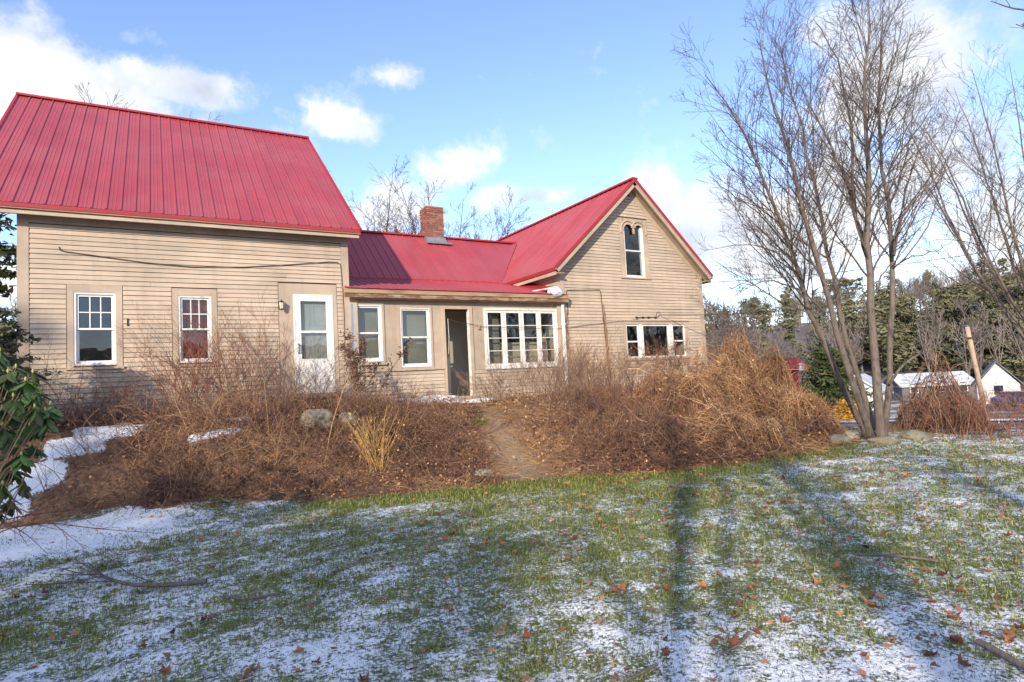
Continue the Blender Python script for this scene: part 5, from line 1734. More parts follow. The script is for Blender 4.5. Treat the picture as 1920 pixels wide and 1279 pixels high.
# brown goldenrod spire with dense seed heads, and the golden clump below it
gr = np.random.default_rng(61)
x, y = 3.42, 11.5
z = Hf(x, y)
root = empty('seedhead_plant', (x, y, z), 'dark brown dried plume plant standing before the barn corner', 'plant')
P0, R0 = arcs(gr, x + gr.normal(size=9) * 0.10, y + gr.normal(size=9) * 0.10, gr.uniform(1.2, 1.75, 9), 0.28, 8, 1.0, 0.06, 0.05, 0.008)
P0[0, :, :2] = [x, y]
P0 -= (x, y, z)
put('stems', tube_mesh('stems', [(P0, R0)], 'seedhead', gr), root)
b1 = spawn(gr, P0, R0, per=24, len_f=0.17, ang=60, upbias=0.05, K=4, lo=0.3, rad_f=0.5)
put('plumes', tube_mesh('plumes', fix_min([b1], 0.002), 'seedhead', gr), root)
V, Fc, t = leaflets(gr, np.concatenate([b1[0].reshape(-1, 3)] * 3), 0.038, 's', 'seedhead')
put('seed_heads', np_mesh('seed_heads', V, [Fc], 'seedhead', False, {'tint': t}), root)
shrub('golden_stalks', 'upright clump of golden dead stalks on the bank', 3.02, 9.75, 60, (0.55, 1.15), 0.33, 'straw', gr, 0.10, 1, 0.0065, 6, 0.05, 0.05, cat='plant', per=3, len_f=0.22, leaf=0.035, leaf_n=260, leaf_m='straw')
for i, (px, py, d) in enumerate([(225, 0, 0)]):
    pass
for i, (x, y, L, lb) in enumerate([(1.55, 10.6, 1.25, 'single tall pale stalk left of the boulder'), (2.25, 9.9, 1.35, 'single tall pale stalk before the boulder'), (0.45, 10.5, 1.05, 'thin pale stalk rising from the brambles at left')]):
    shrub('dead_stalk', lb, x, y, 1, (L, L + 0.1), 0.08, 'straw', gr, 0.01, 1, 0.006, 7, 0.02, 0.02, cat='plant', per=2, len_f=0.12)

# thickets before the porch and the gable house
rv = np.random.default_rng(71)
TH_ = 'thickets before the gable house'
shrub('twig_thicket', 'fine grey twiggy thicket before the four-light porch window', 7.2, 10.7, 130, (0.7, 1.5), 0.42, 'greystem', rv, 0.50, 2, 0.0048, per=6, cat='thicket', group=TH_)
shrub('twig_thicket', 'brown twiggy thicket right of the dirt path', 7.4, 9.8, 110, (0.6, 1.25), 0.42, 'bramble', rv, 0.5, 2, 0.0048, per=6, cat='thicket', group=TH_)
shrub('twig_thicket', 'low brown thicket closest to the lawn right of the path', 7.0, 8.8, 90, (0.4, 0.95), 0.5, 'bramble', rv, 0.55, 2, 0.0048, per=5, cat='thicket', group=TH_)
shrub('twig_thicket', 'reddish low thicket below the downspout at the lawn edge', 8.4, 8.9, 90, (0.4, 0.95), 0.5, 'redstem', rv, 0.55, 2, 0.0048, per=5, cat='thicket', group=TH_)
shrub('twig_thicket', 'grey thicket hugging the right side of the porch steps', 6.55, 11.9, 70, (0.5, 1.1), 0.5, 'greystem', rv, 0.3, 2, 0.0045, per=6, cat='thicket', group=TH_)
shrub('twig_thicket', 'tall brown canes at the foot of the white downspout', 8.2, 10.6, 40, (1.0, 1.75), 0.30, 'vine', rv, 0.26, 1, 0.006, per=6, cat='thicket', group=TH_)
shrub('twig_thicket', 'grey canes below the wire on the gable wall', 9.7, 11.4, 70, (0.7, 1.45), 0.40, 'greystem', rv, 0.42, 2, 0.005, per=6, cat='thicket', group=TH_, leaf=0.035, leaf_n=260)
shrub('twig_thicket', 'leafy dead thicket reaching up to the three-window row', 11.3, 11.6, 90, (0.7, 1.55), 0.42, 'bramble', rv, 0.55, 2, 0.005, per=6, cat='thicket', group=TH_, leaf=0.045, leaf_n=600)
shrub('twig_thicket', 'brown weeds under the right pane of the three-window row', 12.8, 11.8, 60, (0.6, 1.3), 0.42, 'vine', rv, 0.5, 2, 0.005, per=5, cat='thicket', group=TH_, leaf=0.04, leaf_n=400)


def vine_heap(name, label, cx, cy, ax, ay, hz, n, m, rng, cat='vines', group=None, r=0.0068, uprights=0, leaf_n=0):
    """A mound of old vines: canes looping over an invisible hump, tips sticking out."""
    z = Hf(cx, cy)
    root = empty(name, (cx, cy, z), label, cat, group)
    K = 7
    ph = rng.random(8) * 6.283

    def dome(X, Y):
        u2 = (X / ax) ** 2 + (Y / ay) ** 2
        bump = 1 + 0.26 * np.sin(2.1 * X / ax * 2 + ph[0]) * np.sin(2.3 * Y / ay * 2 + ph[1]) + 0.2 * np.sin(6 * X / ax + ph[2]) + 0.16 * np.sin(11 * X / ax + ph[3]) * np.sin(9 * Y / ay + ph[4])
        return hz * np.maximum(1 - u2, 0) ** 0.55 * bump
    X, Y = rng.uniform(-1, 1, n * 2) * ax, rng.uniform(-1, 1, n * 2) * ay
    ok = (X / ax) ** 2 + (Y / ay) ** 2 < 1
    X, Y = X[ok][:n], Y[ok][:n]
    M = len(X)
    a = rng.random(M) * 6.283
    stp = rng.uniform(0.09, 0.24, M)
    P_ = np.empty((M, K, 3))
    depth = rng.random(M) ** 1.3 * 0.85
    for k_ in range(K):
        P_[:, k_, 0], P_[:, k_, 1] = X, Y
        P_[:, k_, 2] = dome(X, Y) * (1 - depth) + rng.normal(size=M) * 0.06
        a = a + rng.normal(size=M) * 0.55
        X = X + np.cos(a) * stp
        Y = Y + np.sin(a) * stp
    gz_ = H(P_[:, :, 0].ravel() + cx, P_[:, :, 1].ravel() + cy).reshape(M, K) - z
    P_[:, :, 2] = np.maximum(P_[:, :, 2] + gz_ * 0.6, gz_ + 0.01)
    Rr = (r * (0.45 + 1.3 * rng.random(M) ** 3))[:, None] * np.linspace(1, 0.6, K)[None, :]
    # upright canes filling the face of the heap
    X, Y = rng.uniform(-1, 1, n * 2) * ax, rng.uniform(-1, 1, n * 2) * ay
    ok = (X / ax) ** 2 + (Y / ay) ** 2 < 0.97
    X, Y = X[ok][:int(n * 0.45)], Y[ok][:int(n * 0.45)]
    hh = dome(X, Y) * rng.uniform(0.5, 1.12, len(X)) + 0.1
    P2, R2 = arcs(rng, X + cx, Y + cy, hh, 0.22, 6, 1.0, 0.12, 0.10, r)
    P2 = P2 - (cx, cy, z)
    put('vines', tube_mesh('vines', [(P_, Rr)], m, rng), root)
    put('canes', tube_mesh('canes', [(P2, R2)], m, rng), root)
    # long runners leaping out of the top
    M = max(20, n // 14)
    X, Y = rng.uniform(-0.8, 0.8, M) * ax, rng.uniform(-0.8, 0.8, M) * ay
    P3, R3 = arcs(rng, X + cx, Y + cy, rng.uniform(0.4, 1.3, M), 1.4, 9, 0.7, 0.7, 0.25, r * 1.2)
    P3 = P3 - (cx, cy, z) + np.stack([0 * X, 0 * X, dome(X, Y) * 0.8], 1)[:, None, :]
    put('runners', tube_mesh('runners', [(P3, R3)], m, rng), root)
    if leaf_n:
        Q = np.concatenate([P_.reshape(-1, 3), P2[:, 2:].reshape(-1, 3)])
        V_, F_, t_ = leaflets(rng, Q[rng.integers(0, len(Q), leaf_n)], 0.05, 'l', m)
        put('dead_leaves', np_mesh('dead_leaves', V_, [F_], m, False, {'tint': t_}), root)
    return root


VG = 'heaps of old vines'
vine_heap('vine_heap', 'tall orange-brown heap of dead vines at the gable house corner', 12.7, 10.0, 1.15, 1.15, 1.6, 1900, 'vine', rv, group=VG, leaf_n=1600)
vine_heap('vine_heap', 'orange-brown vine mass sloping down right of the tall heap', 12.0, 8.4, 0.95, 0.8, 0.95, 900, 'vine', rv, group=VG, leaf_n=500)
vine_heap('vine_heap', 'brown fallen vine mass before the three-window row', 10.1, 9.4, 1.6, 0.95, 0.66, 1500, 'vine', rv, group=VG, leaf_n=1000)
vine_heap('vine_heap', 'low matted vines at the lawn edge under the gable', 9.5, 8.0, 1.5, 0.75, 0.5, 1000, 'vine', rv, group=VG, leaf_n=500)
vine_heap('vine_heap', 'middle brown vine mass between gable thicket and tall heap', 11.5, 9.2, 1.05, 0.95, 0.95, 1200, 'vine', rv, group=VG, leaf_n=900)
vine_heap('vine_heap', 'low brown vines at the lawn edge nearest the path', 7.6, 8.3, 0.9, 0.7, 0.45, 600, 'bramble', rv, group=VG, leaf_n=300)
vine_heap('vine_heap', 'short reddish vine clump at the right end of the bank', 11.6, 7.7, 0.75, 0.45, 0.45, 350, 'bramble', rv, group=VG, leaf_n=300)

# bleached thick canes fallen across the vines
for i, (cx, cy, zz, n_) in enumerate([(12.4, 9.0, 0.9, 26), (10.6, 8.9, 0.55, 30), (9.2, 8.6, 0.35, 24), (11.6, 8.4, 0.6, 24)]):
    X, Y = cx + rv.normal(size=n_) * 0.6, cy + rv.normal(size=n_) * 0.35
    P9, R9 = arcs(rv, X, Y, rv.uniform(0.6, 1.5, n_), 2.2, 7, 0.5, 0.7, 0.18, 0.008)
    P9[:, :, 2] += zz * rv.random(n_)[:, None]
    g9 = Hf(cx, cy)
    put('fallen_canes', tube_mesh('fallen_canes', [(P9 - (cx, cy, g9), R9)], 'straw', rv), None, (cx, cy, g9),
        label=['bleached canes strewn over the tall vine heap', 'pale canes lying across the vines under the gable', 'pale canes lying left of the gable vines', 'pale canes between the two vine heaps'][i], cat='canes', kind='stuff')

# hedge and vine mound at the right edge
c = at(1765, 800, 13.6)
vine_heap('vine_mound', 'round mound of curling dead vines right of the maple', c[0], c[1], 1.05, 0.8, 1.2, 480, 'bramble', rv, group=VG, r=0.008, leaf_n=300)
for i, (px, d, n, lb) in enumerate([(1790, 12.4, 30, 'left bush of the dark twiggy hedge at right'), (1860, 11.7, 46, 'middle bush of the dark twiggy hedge at right'), (1930, 11.2, 52, 'bush of the twiggy hedge at the right edge of view'), (2020, 10.8, 50, 'hedge bush just beyond the right edge')]):
    c = at(px, 860, d)
    shrub('hedge_bush', lb, c[0], c[1], n, (0.7, 1.15), 0.22, 'redstem', rv, 0.48, 2, 0.0055, per=5, cat='hedge', group='twiggy hedge at right', len_f=0.3)

# creeper on the gable wall
for (lb, pts) in (('creeper climbing beside the white downspout', [(9.62, 1.3), (9.66, 2.0), (9.60, 2.8), (9.64, 3.4)]), ('brown creeper climbing the cable on the gable wall', [(11.03, 1.2), (11.0, 2.0), (10.95, 2.9), (10.92, 3.6)])):
    z = Hf(pts[0][0], 13.4)
    root = empty('wall_creeper', (pts[0][0], 13.42, z), lb, 'creeper')
    Pw = smooth_path([(x - pts[0][0], 0.0, zz - z) for x, zz in pts], 16)
    PP = np.stack([Pw + np.random.default_rng(i).normal(size=Pw.shape) * 0.02 for i in range(4)])
    RR_ = np.tile(np.linspace(0.011, 0.005, 16), (4, 1))
    b1 = spawn(rv, PP, RR_, per=26, len_f=0.06, ang=60, upbias=0.0, K=4, lo=0.02, rad_f=0.5)
    b1[0][:, :, 1] = np.clip(b1[0][:, :, 1], -0.1, 0.02)
    put('stems', tube_mesh('stems', [(PP, RR_), b1], 'bramble', rv), root)

# ------------------------------------------------------------------ rhododendron at the left edge
rr_ = np.random.default_rng(81)
rx, ry = -1.62, 5.75
rz = Hf(rx, ry)
rho_ = empty('rhododendron', (rx, ry, rz), 'green broad-leaved rhododendron at the left edge of the lawn', 'bush')
me_leaf = bpy.data.meshes.new('leaf')
prof = [(0.0, 0.004), (0.18, 0.020), (0.45, 0.031), (0.75, 0.024), (1.0, 0.002)]
V, Fc = [], []
for t, hw in prof:
    L = 0.155
    zc_ = -0.045 * t * t
    V += [(t * L, -hw, zc_ - 0.010 * (hw / 0.031)), (t * L, 0, zc_), (t * L, hw, zc_ - 0.010 * (hw / 0.031))]
for i in range(len(prof) - 1):
    for j in (0, 1):
        Fc.append((i * 3 + j, i * 3 + j + 1, i * 3 + j + 4, i * 3 + j + 3))
me_leaf.from_pydata(V, [], Fc)
me_leaf.polygons.foreach_set('use_smooth', np.ones(len(me_leaf.polygons), dtype=bool))
me_leaf.materials.append(MATS['rhodo'])
tips = []
for px, py, d in [(30, 690, 5.5), (62, 700, 5.4), (5, 720, 5.6), (45, 742, 5.3), (85, 772, 5.2), (20, 775, 5.4), (55, 800, 5.2), (-20, 680, 5.6), (-30, 740, 5.5), (30, 840, 5.2), (10, 880, 5.1), (42, 905, 5.1), (-20, 830, 5.3), (-25, 900, 5.2), (18, 935, 5.0), (90, 785, 5.2), (-70, 720, 5.6), (-80, 800, 5.4), (-60, 870, 5.3), (60, 835, 5.3), (35, 770, 5.5), (70, 735, 5.5), (-10, 955, 5.1), (15, 700, 5.2), (48, 715, 5.1), (25, 745, 5.1), (65, 765, 5.0), (5, 800, 5.1), (40, 855, 5.0), (5, 910, 4.9), (75, 790, 5.4), (-15, 760, 5.2), (20, 820, 5.4), (30, 880, 5.3), (0, 660, 5.5), (-40, 660, 5.5), (-40, 780, 5.2), (-50, 920, 5.1), (95, 760, 5.3)]:
    tips.append(at(px, py, d + rr_.normal() * 0.08))
SPs, SRs = [], []
for p in tips:
    s0 = np.array([rx + rr_.normal() * 0.08, ry + rr_.normal() * 0.08, rz - 0.02])
    mid = (s0 + p) / 2 + np.array([rr_.normal() * 0.06, rr_.normal() * 0.06, -0.08])
    SPs.append(smooth_path([s0, mid, p], 7) - (rx, ry, rz))
    SRs.append(np.linspace(0.009, 0.004, 7))
put('stems', tube_mesh('stems', [(np.array(SPs), np.array(SRs))], 'bramble', rr_), rho_)
bud_me = MB().tube([(0, 0, 0), (0, 0, 0.012), (0, 0, 0.028), (0, 0, 0.042)], [0.004, 0.010, 0.009, 0.001], 6).mesh('bud', 'bud', smooth=True)
nl_ = 0
for p in tips:
    k_ = rr_.integers(8, 12)
    put('bud', bud_me, rho_, p - (rx, ry, rz))
    for j in range(k_):
        a = 6.283 * j / k_ + rr_.normal() * 0.25
        put('leaf', me_leaf, rho_, p - (rx, ry, rz) + np.array([0, 0, rr_.uniform(-0.03, 0.01)]), (rr_.normal() * 0.25, rr_.uniform(0.05, 0.95), a), [rr_.uniform(0.8, 1.15)] * 3)
        nl_ += 1

# dry twigs reaching in under the rhododendron
tw_ = np.random.default_rng(82)
b = at(-60, 1000, 4.9)
root = empty('dry_twigs', (b[0], b[1], Hf(b[0], b[1])), 'thin leafless twigs hanging over the snow at left', 'twigs')
o3 = np.array(root.location)
sp_ = [([at(-40, 985, 4.7), at(80, 960, 4.8), at(180, 955, 4.9), at(250, 935, 5.0)], 0.006), ([at(-30, 1010, 4.6), at(60, 970, 4.8), at(150, 990, 4.9), at(300, 1000, 5.0)], 0.006), ([at(-30, 930, 4.9), at(40, 955, 4.9), at(110, 985, 4.8), at(160, 1030, 4.8)], 0.005), ([at(-30, 960, 4.7), at(50, 1000, 4.7), at(90, 1040, 4.7)], 0.005)]
Pq = np.stack([smooth_path(p, 9) for p, _ in sp_]) - o3
Rq = np.stack([np.linspace(r, 0.002, 9) for _, r in sp_])
b1 = spawn(tw_, Pq, Rq, per=9, len_f=0.25, ang=45, upbias=-0.05, K=4, lo=0.1, rad_f=0.7)
put('twigs', tube_mesh('twigs', fix_min([(Pq, Rq), b1], 0.0018), 'redstem', tw_), root)

# ------------------------------------------------------------------ rocks
def rock(x, y, ax, ay, az, seed, label):
    o = lump('boulder', x, y, Hf(x, y) + az * 0.35, ax, ay, az, seed, 'rock', label=label, cat='rock')
    o['group'] = 'stones on the bank'
    o.rotation_euler = (0, 0, seed * 0.7)
    rg_ = np.random.default_rng(seed + 100)
    cuts = unit(rg_.normal(size=(9, 3)))
    for v in o.data.vertices:                                  # flat broken faces
        u_ = np.array([v.co.x / ax, v.co.y / ay, v.co.z / az])
        for c_ in cuts:
            e_ = float(u_ @ c_) - 0.74
            if e_ > 0:
                u_ = u_ - c_ * e_ * 0.85
        v.co = (u_[0] * ax, u_[1] * ay, u_[2] * az)
    o.data.polygons.foreach_set('use_smooth', np.zeros(len(o.data.polygons), dtype=bool))


rock(2.42, 10.85, 0.36, 0.26, 0.27, 5, 'large mossy boulder half hidden in the brambles')
rock(2.92, 10.9, 0.22, 0.2, 0.2, 8, 'smaller stone right of the mossy boulder')
rock(4.55, 8.95, 0.16, 0.14, 0.09, 9, 'flat stone at the left edge of the dirt path')
rock(12.2, 7.35, 0.25, 0.2, 0.17, 10, 'pale tan stone under the golden vines')
rock(11.5, 7.15, 0.24, 0.2, 0.15, 11, 'grey stone left of the pale tan one')
rock(11.9, 6.5, 0.32, 0.22, 0.12, 12, 'low grey stone left of the maple foot')
rock(13.2, 6.6, 0.4, 0.25, 0.12, 13, 'flat dark stone right of the maple foot')

# ------------------------------------------------------------------ grass, fallen leaves, sticks
rg = np.random.default_rng(91)


def in_view(x, y, margin=1.35):
    dx, dy = x * FW[0] + y * FW[1], x * RT[0] + y * RT[1]
    return (dx > 0.8) & (np.abs(dy) < dx * 0.845 * margin + 0.8)


n = 900000
X, Y = rg.uniform(-6.5, 14.5, n), rg.uniform(0.6, 11.5, n)
dist = np.hypot(X, Y)
sn_b = snow_cover(X, Y) - 0.7 * path_cover(X, Y)
keep = in_view(X, Y) & (litter_cover(X, Y) < 0.55) & (rg.random(n) < np.clip((3.6 / dist) ** 1.5, 0.05, 1)) & (rg.random(n) < np.clip(1.45 - 1.5 * sn_b, 0.34, 1))
X, Y, sn_b, dist = X[keep], Y[keep], sn_b[keep], dist[keep]
M = len(X)
h = rg.uniform(0.014, 0.034, M) * (1.0 + 0.25 * (sn_b < 0.35)) * np.clip(0.8 + dist / 20, 1, 1.25)
a = rg.random(M) * 6.283
lean = rg.uniform(0.7, 2.6, M)
wdt = rg.uniform(0.0011, 0.0022, M) * np.clip(dist / 4.0, 1, 4)
z = H(X, Y) + 0.004
d = np.stack([np.cos(a), np.sin(a), np.zeros(M)], 1)
s = np.stack([-np.sin(a), np.cos(a), np.zeros(M)], 1)
B = np.stack([X, Y, z - 0.01], 1)
mid = B + d * (h * lean * 0.35)[:, None] + np.array([0, 0, 1.0]) * (h * 0.6 + 0.02)[:, None]
tip = B + d * (h * lean)[:, None] + np.array([0, 0, 1.0]) * (h * (1.0 - 0.22 * lean) + 0.02)[:, None]
V = np.stack([B - s * wdt[:, None], B + s * wdt[:, None], mid + s * wdt[:, None] * 0.8, mid - s * wdt[:, None] * 0.8, tip], 1).reshape(-1, 3)
i5 = np.arange(M)[:, None] * 5
put('grass', np_mesh('grass', V, [i5 + np.array([0, 1, 2, 3]), i5 + np.array([3, 2, 4])], 'blade', False, {'tint': np.repeat(np.clip(rg.normal(0.42, 0.26, M), 0, 1), 5)}),
    label='short green grass standing through thin snow', cat='grass', kind='stuff')



def leaf_mesh(rng, i):
    """A curled maple leaf, five lobes and a stalk."""
    pts = []
    for k_ in range(20):
        a_ = 2 * math.pi * k_ / 20
        lob = 0.70 + 0.30 * abs(math.cos(2.5 * (a_ - math.pi / 2))) ** 1.4 - (0.22 if k_ in (14, 15, 16) else 0)
        lob *= 1 + rng.normal() * 0.10
        pts.append((math.cos(a_) * 0.05 * lob, math.sin(a_) * 0.05 * lob))
    c1, c2, fa = rng.uniform(6, 24), rng.uniform(-6, 12), rng.random() * 6.283

    def zf(x, y):
        u_ = x * math.cos(fa) + y * math.sin(fa)
        v_ = -x * math.sin(fa) + y * math.cos(fa)
        return c1 * u_ * u_ + c2 * v_ * v_ * 0.6 + 6 * u_ * v_
    Vv = [(0, 0, zf(0, 0))] + [(x * 0.5, y * 0.5, zf(x * 0.5, y * 0.5)) for x, y in pts] + [(x, y, zf(x, y)) for x, y in pts]
    Ff = [(0, 1 + k_, 1 + (k_ + 1) % 20) for k_ in range(20)] + [(1 + k_, 21 + k_, 21 + (k_ + 1) % 20, 1 + (k_ + 1) % 20) for k_ in range(20)]
    st = len(Vv)
    Vv += [(-0.0012, -0.03, 0.002), (0.0012, -0.03, 0.002), (0.004, -0.085, 0.012), (0.002, -0.085, 0.012)]
    Ff += [(st, st + 1, st + 2, st + 3)]
    me = bpy.data.meshes.new('fallen_leaf')
    me.from_pydata(Vv, [], Ff)
    me.polygons.foreach_set('use_smooth', np.ones(len(me.polygons), dtype=bool))
    me.materials.append(MATS['leafbrown'])
    return me


rl = np.random.default_rng(101)
lms = [leaf_mesh(rl, i) for i in range(9)]
spots = [at(690, 1070, 5.7), at(60, 1222, 5.0), at(30, 1235, 5.0), at(85, 1215, 5.1), at(1570, 1090, 4.7), at(1590, 1110, 4.6), at(1590, 1165, 4.4), at(1780, 1165, 4.4), at(795, 1262, 3.6), at(1130, 1210, 3.9)]
LX = [p[0] for p in spots]
LY = [p[1] for p in spots]
nn = 0
while len(LX) < 300:
    x, y = rl.uniform(-4.5, 9), rl.uniform(1.2, 8)
    dd = math.hypot(x, y)
    v = in_view(np.array([x]), np.array([y]), 1.05)[0]
    dens_ = (0.35 + 0.65 * sstep((0.86 * x - 0.5 * y + 1.6) / 4)) * min(1, (4.5 / dd) ** 0.7) * (3.2 * max(0.0, float(fbm(np.array([x / 0.7]), np.array([y / 0.7]), 7, 2)[0]) - 0.32) ** 1.5)
    if v and rl.random() < dens_ and y < foot(x) - 0.1:
        LX.append(x)
        LY.append(y)
for x, y in zip(LX, LY):
    sc = rl.uniform(0.35, 0.85)
    fwd_, lat_ = x * FW[0] + y * FW[1], (x * RT[0] + y * RT[1])
    where = ('bottom left of the lawn' if lat_ < -0.25 * fwd_ else 'middle of the lawn' if lat_ < 0.25 * fwd_ else 'right side of the lawn') if fwd_ < 5.2 else ('far left lawn' if lat_ < -0.1 * fwd_ else 'far lawn before the vines')
    put('fallen_leaf', lms[rl.integers(9)], None, (x, y, Hf(x, y) + 0.026), (rl.normal() * 0.3, rl.normal() * 0.3, rl.random() * 6.283), (sc, sc, sc),
        label=('large' if sc > 0.6 else 'small') + ' curled russet leaf on the ' + where, cat='leaf', group='fallen leaves on the lawn')
# smaller and farther ones
X, Y = area(rl, 2600, -5, 14, 1.5, 11, lambda X, Y: in_view(X, Y) & (Y < foot(X) + 0.3) & (rl.random(len(X)) < 0.25 + 0.75 * sstep((0.86 * X - 0.5 * Y + 2.5) / 5)))
V, Fc, t = leaflets(rl, np.stack([X, Y, H(X, Y) + 0.03], 1), 0.055, 'x', 'litter')
V[:, 2] = H(V[:, 0], V[:, 1]) + 0.02 + np.abs(V[:, 2] - H(V[:, 0], V[:, 1])) * 0.5
put('leaf_scatter', np_mesh('leaf_scatter', V, [Fc], 'litter', False, {'tint': t * 0.6}), label='small scattered brown leaf bits across the lawn', cat='leaf bits', kind='stuff')


def stick(label, pts, r0, r1, m='bark', twigs=0, seed=0):
    rng_ = np.random.default_rng(seed)
    w_ = []
    for px, py in pts:
        v_ = at(px, py, 1.0) - CAM
        q_ = CAM + v_ * (-CAM[2] / v_[2])
        w_.append((q_[0], q_[1], Hf(q_[0], q_[1]) + 0.035 + r0 * 0.5))
    root = empty('fallen_branch', w_[0], label, 'branch', 'sticks on the lawn')
    Pq_ = smooth_path(w_, 14)[None] - np.array(w_[0])
    Rq_ = np.linspace(r0, r1, 14)[None]
    V_, q_ = tubes(Pq_, Rq_, 7)
    put('stem', np_mesh('stem', V_, [q_], m, True), root)
    if twigs:
        b_ = spawn(rng_, Pq_, Rq_, per=twigs, len_f=0.35, ang=40, upbias=0.0, K=5, lo=0.3, rad_f=0.5)
        b_[0][:, :, 2] = np.clip(b_[0][:, :, 2], -0.02, 0.12)
        put('twigs', tube_mesh('twigs', fix_min([b_], 0.002), 'twig', rng_), root)


stick('forked dead branch lying on the snow at left', [(388, 1095), (330, 1102), (250, 1105), (200, 1090), (160, 1065), (140, 1055)], 0.020, 0.006, twigs=7, seed=1)
stick('thin twig running behind the forked branch', [(285, 1095), (240, 1080), (210, 1055), (185, 1040)], 0.006, 0.003, twigs=3, seed=2)
stick('short broken stick right of the forked branch', [(525, 1118), (480, 1126), (455, 1130), (400, 1112)], 0.010, 0.004, seed=3)
stick('thick stick in the bottom right corner', [(1835, 1215), (1870, 1232), (1920, 1262), (1960, 1290)], 0.020, 0.014, seed=4)
stick('slanted stick at the bottom right of centre', [(1405, 1192), (1385, 1215), (1350, 1232)], 0.010, 0.005, seed=5)
stick('stick cut by the bottom edge of the view', [(1232, 1250), (1200, 1268), (1170, 1282)], 0.010, 0.007, seed=6)
stick('dark branch on the lit grass at right', [(1760, 1058), (1720, 1052), (1680, 1048), (1600, 1046)], 0.014, 0.006, twigs=3, seed=7)

# ------------------------------------------------------------------ beyond the lawn on the right
def ground_at(px, d):
    p_ = at(px, 700, d)
    return np.array([p_[0], p_[1], Hf(p_[0], p_[1])])


def cottage(name, label, px, d, wd, dp, wall, roofh, rz, m='farwhite', wins=2, chim=False, roofm='snowroof'):
    g_ = ground_at(px, d)
    r = empty(name, g_, label, 'building', 'houses across the road', rz)
    P_ = lambda mb, nm, mm, par=r: mb.build(nm, mm, par)
    wl = MB().box(-wd / 2, wd / 2, -dp / 2, dp / 2, -0.4, wall)
    for sx in (-1, 1):
        wl.prism([(sx * wd / 2, -dp / 2, wall + 0.001), (sx * wd / 2, dp / 2, wall + 0.001), (sx * wd / 2, 0, wall + roofh)], (-sx * 0.1, 0, 0))
    P_(wl, 'wall', m)
    rf = MB()
    for sy in (-1, 1):
        rf.prism([(-wd / 2 - 0.3, sy * (dp / 2 + 0.35), wall - 0.2), (wd / 2 + 0.3, sy * (dp / 2 + 0.35), wall - 0.2), (wd / 2 + 0.3, 0, wall + roofh + 0.06), (-wd / 2 - 0.3, 0, wall + roofh + 0.06)], (0, 0, 0.14))
    ro = P_(rf, 'roof', roofm)
    for i in range(wins):
        xx = -wd / 2 + wd * (i + 0.5) / wins
        wn = P_(frame(MB(), xx - 0.5, xx + 0.5, 0.9, 2.2, 0.09, -dp / 2 - 0.05, -dp / 2 + 0.02), 'window', 'white')
        MB().box(xx - 0.41, xx + 0.41, -dp / 2 - 0.03, -dp / 2 - 0.01, 1.0, 2.1).build('pane', 'carglass', wn)
    wn = P_(frame(MB(), -wd / 2 - 0.05, -wd / 2 + 0.02, 0.9, 2.1, 0.03, -0.5, 0.5), 'window', 'white')
    P_(MB().box(-wd / 2 - 0.06, -wd / 2 - 0.051, -0.4, 0.4, 1.0, 2.0), 'gable_pane', 'carglass', wn)
    if chim:
        P_(MB().box(0.5, 1.1, -0.3, 0.3, wall + roofh - 0.4, wall + roofh + 0.9), 'chimney', 'brick', ro)
    return r


face = math.pi / 2 * 0 - R_(60)
cottage('white_house', 'white house with snowy roof behind the maple stems', 1612, 66, 7.0, 4.2, 2.0, 1.5, R_(22), wins=3, chim=False)
cottage('grey_house', 'low grey house with snow on its roof right of the maple', 1735, 80, 8.5, 6, 1.9, 1.3, -R_(40), 'fargrey', 3)
cottage('white_gable_house', 'small white house with steep gable beside the leaning pole', 1866, 66, 4.2, 3.6, 2.1, 2.3, R_(25), wins=1, roofm='farroof')
cottage('red_shed', 'dark red shed behind the tall vine heap', 1466, 27, 0.9, 1.2, 2.75, 0.12, -R_(30), 'farred', 0, roofm='farred')
cottage('teal_house', 'teal-roofed house corner at the right edge of view', 2025, 46, 4.0, 4.0, 4.6, 1.6, R_(10), 'farwhite', 2, roofm='greenpost')


def car(label, px, d, rz, m):
    g_ = ground_at(px, d)
    r = empty('parked_car', g_, label, 'car', None, rz)
    body = MB().prism([(-2.1, -0.85, 0.3), (2.1, -0.85, 0.3), (2.15, -0.85, 0.65), (1.95, -0.85, 0.85), (1.0, -0.85, 0.95), (-1.8, -0.85, 0.98), (-2.1, -0.85, 0.85)], (0, 1.7, 0))
    body.build('body', m, r, bevel=0.05)
    MB().hexa([(-1.7, -0.78, 0.96), (0.9, -0.78, 0.96), (0.9, 0.78, 0.96), (-1.7, 0.78, 0.96)], [(-1.2, -0.62, 1.42), (0.25, -0.62, 1.42), (0.25, 0.62, 1.42), (-1.2, 0.62, 1.42)]).build('cabin', 'carglass', r, bevel=0.03)
    MB().box(-1.2, 0.22, -0.6, 0.6, 1.42, 1.48).build('roof', 'snow', r, bevel=0.02)
    for sx in (-1.3, 1.3):
        for sy in (-0.86, 0.72):
            wh = MB().tube([(sx, sy, 0.32), (sx, sy + 0.14, 0.32)], 0.32, 14).build('wheel', 'rubber', r)
            MB().tube([(sx, sy - 0.005, 0.32), (sx, sy + 0.145, 0.32)], 0.18, 10).build('rim', 'fargrey', wh)


car('blue parked car at the far right beyond the hedge', 1905, 58, R_(-30), 'carblue')

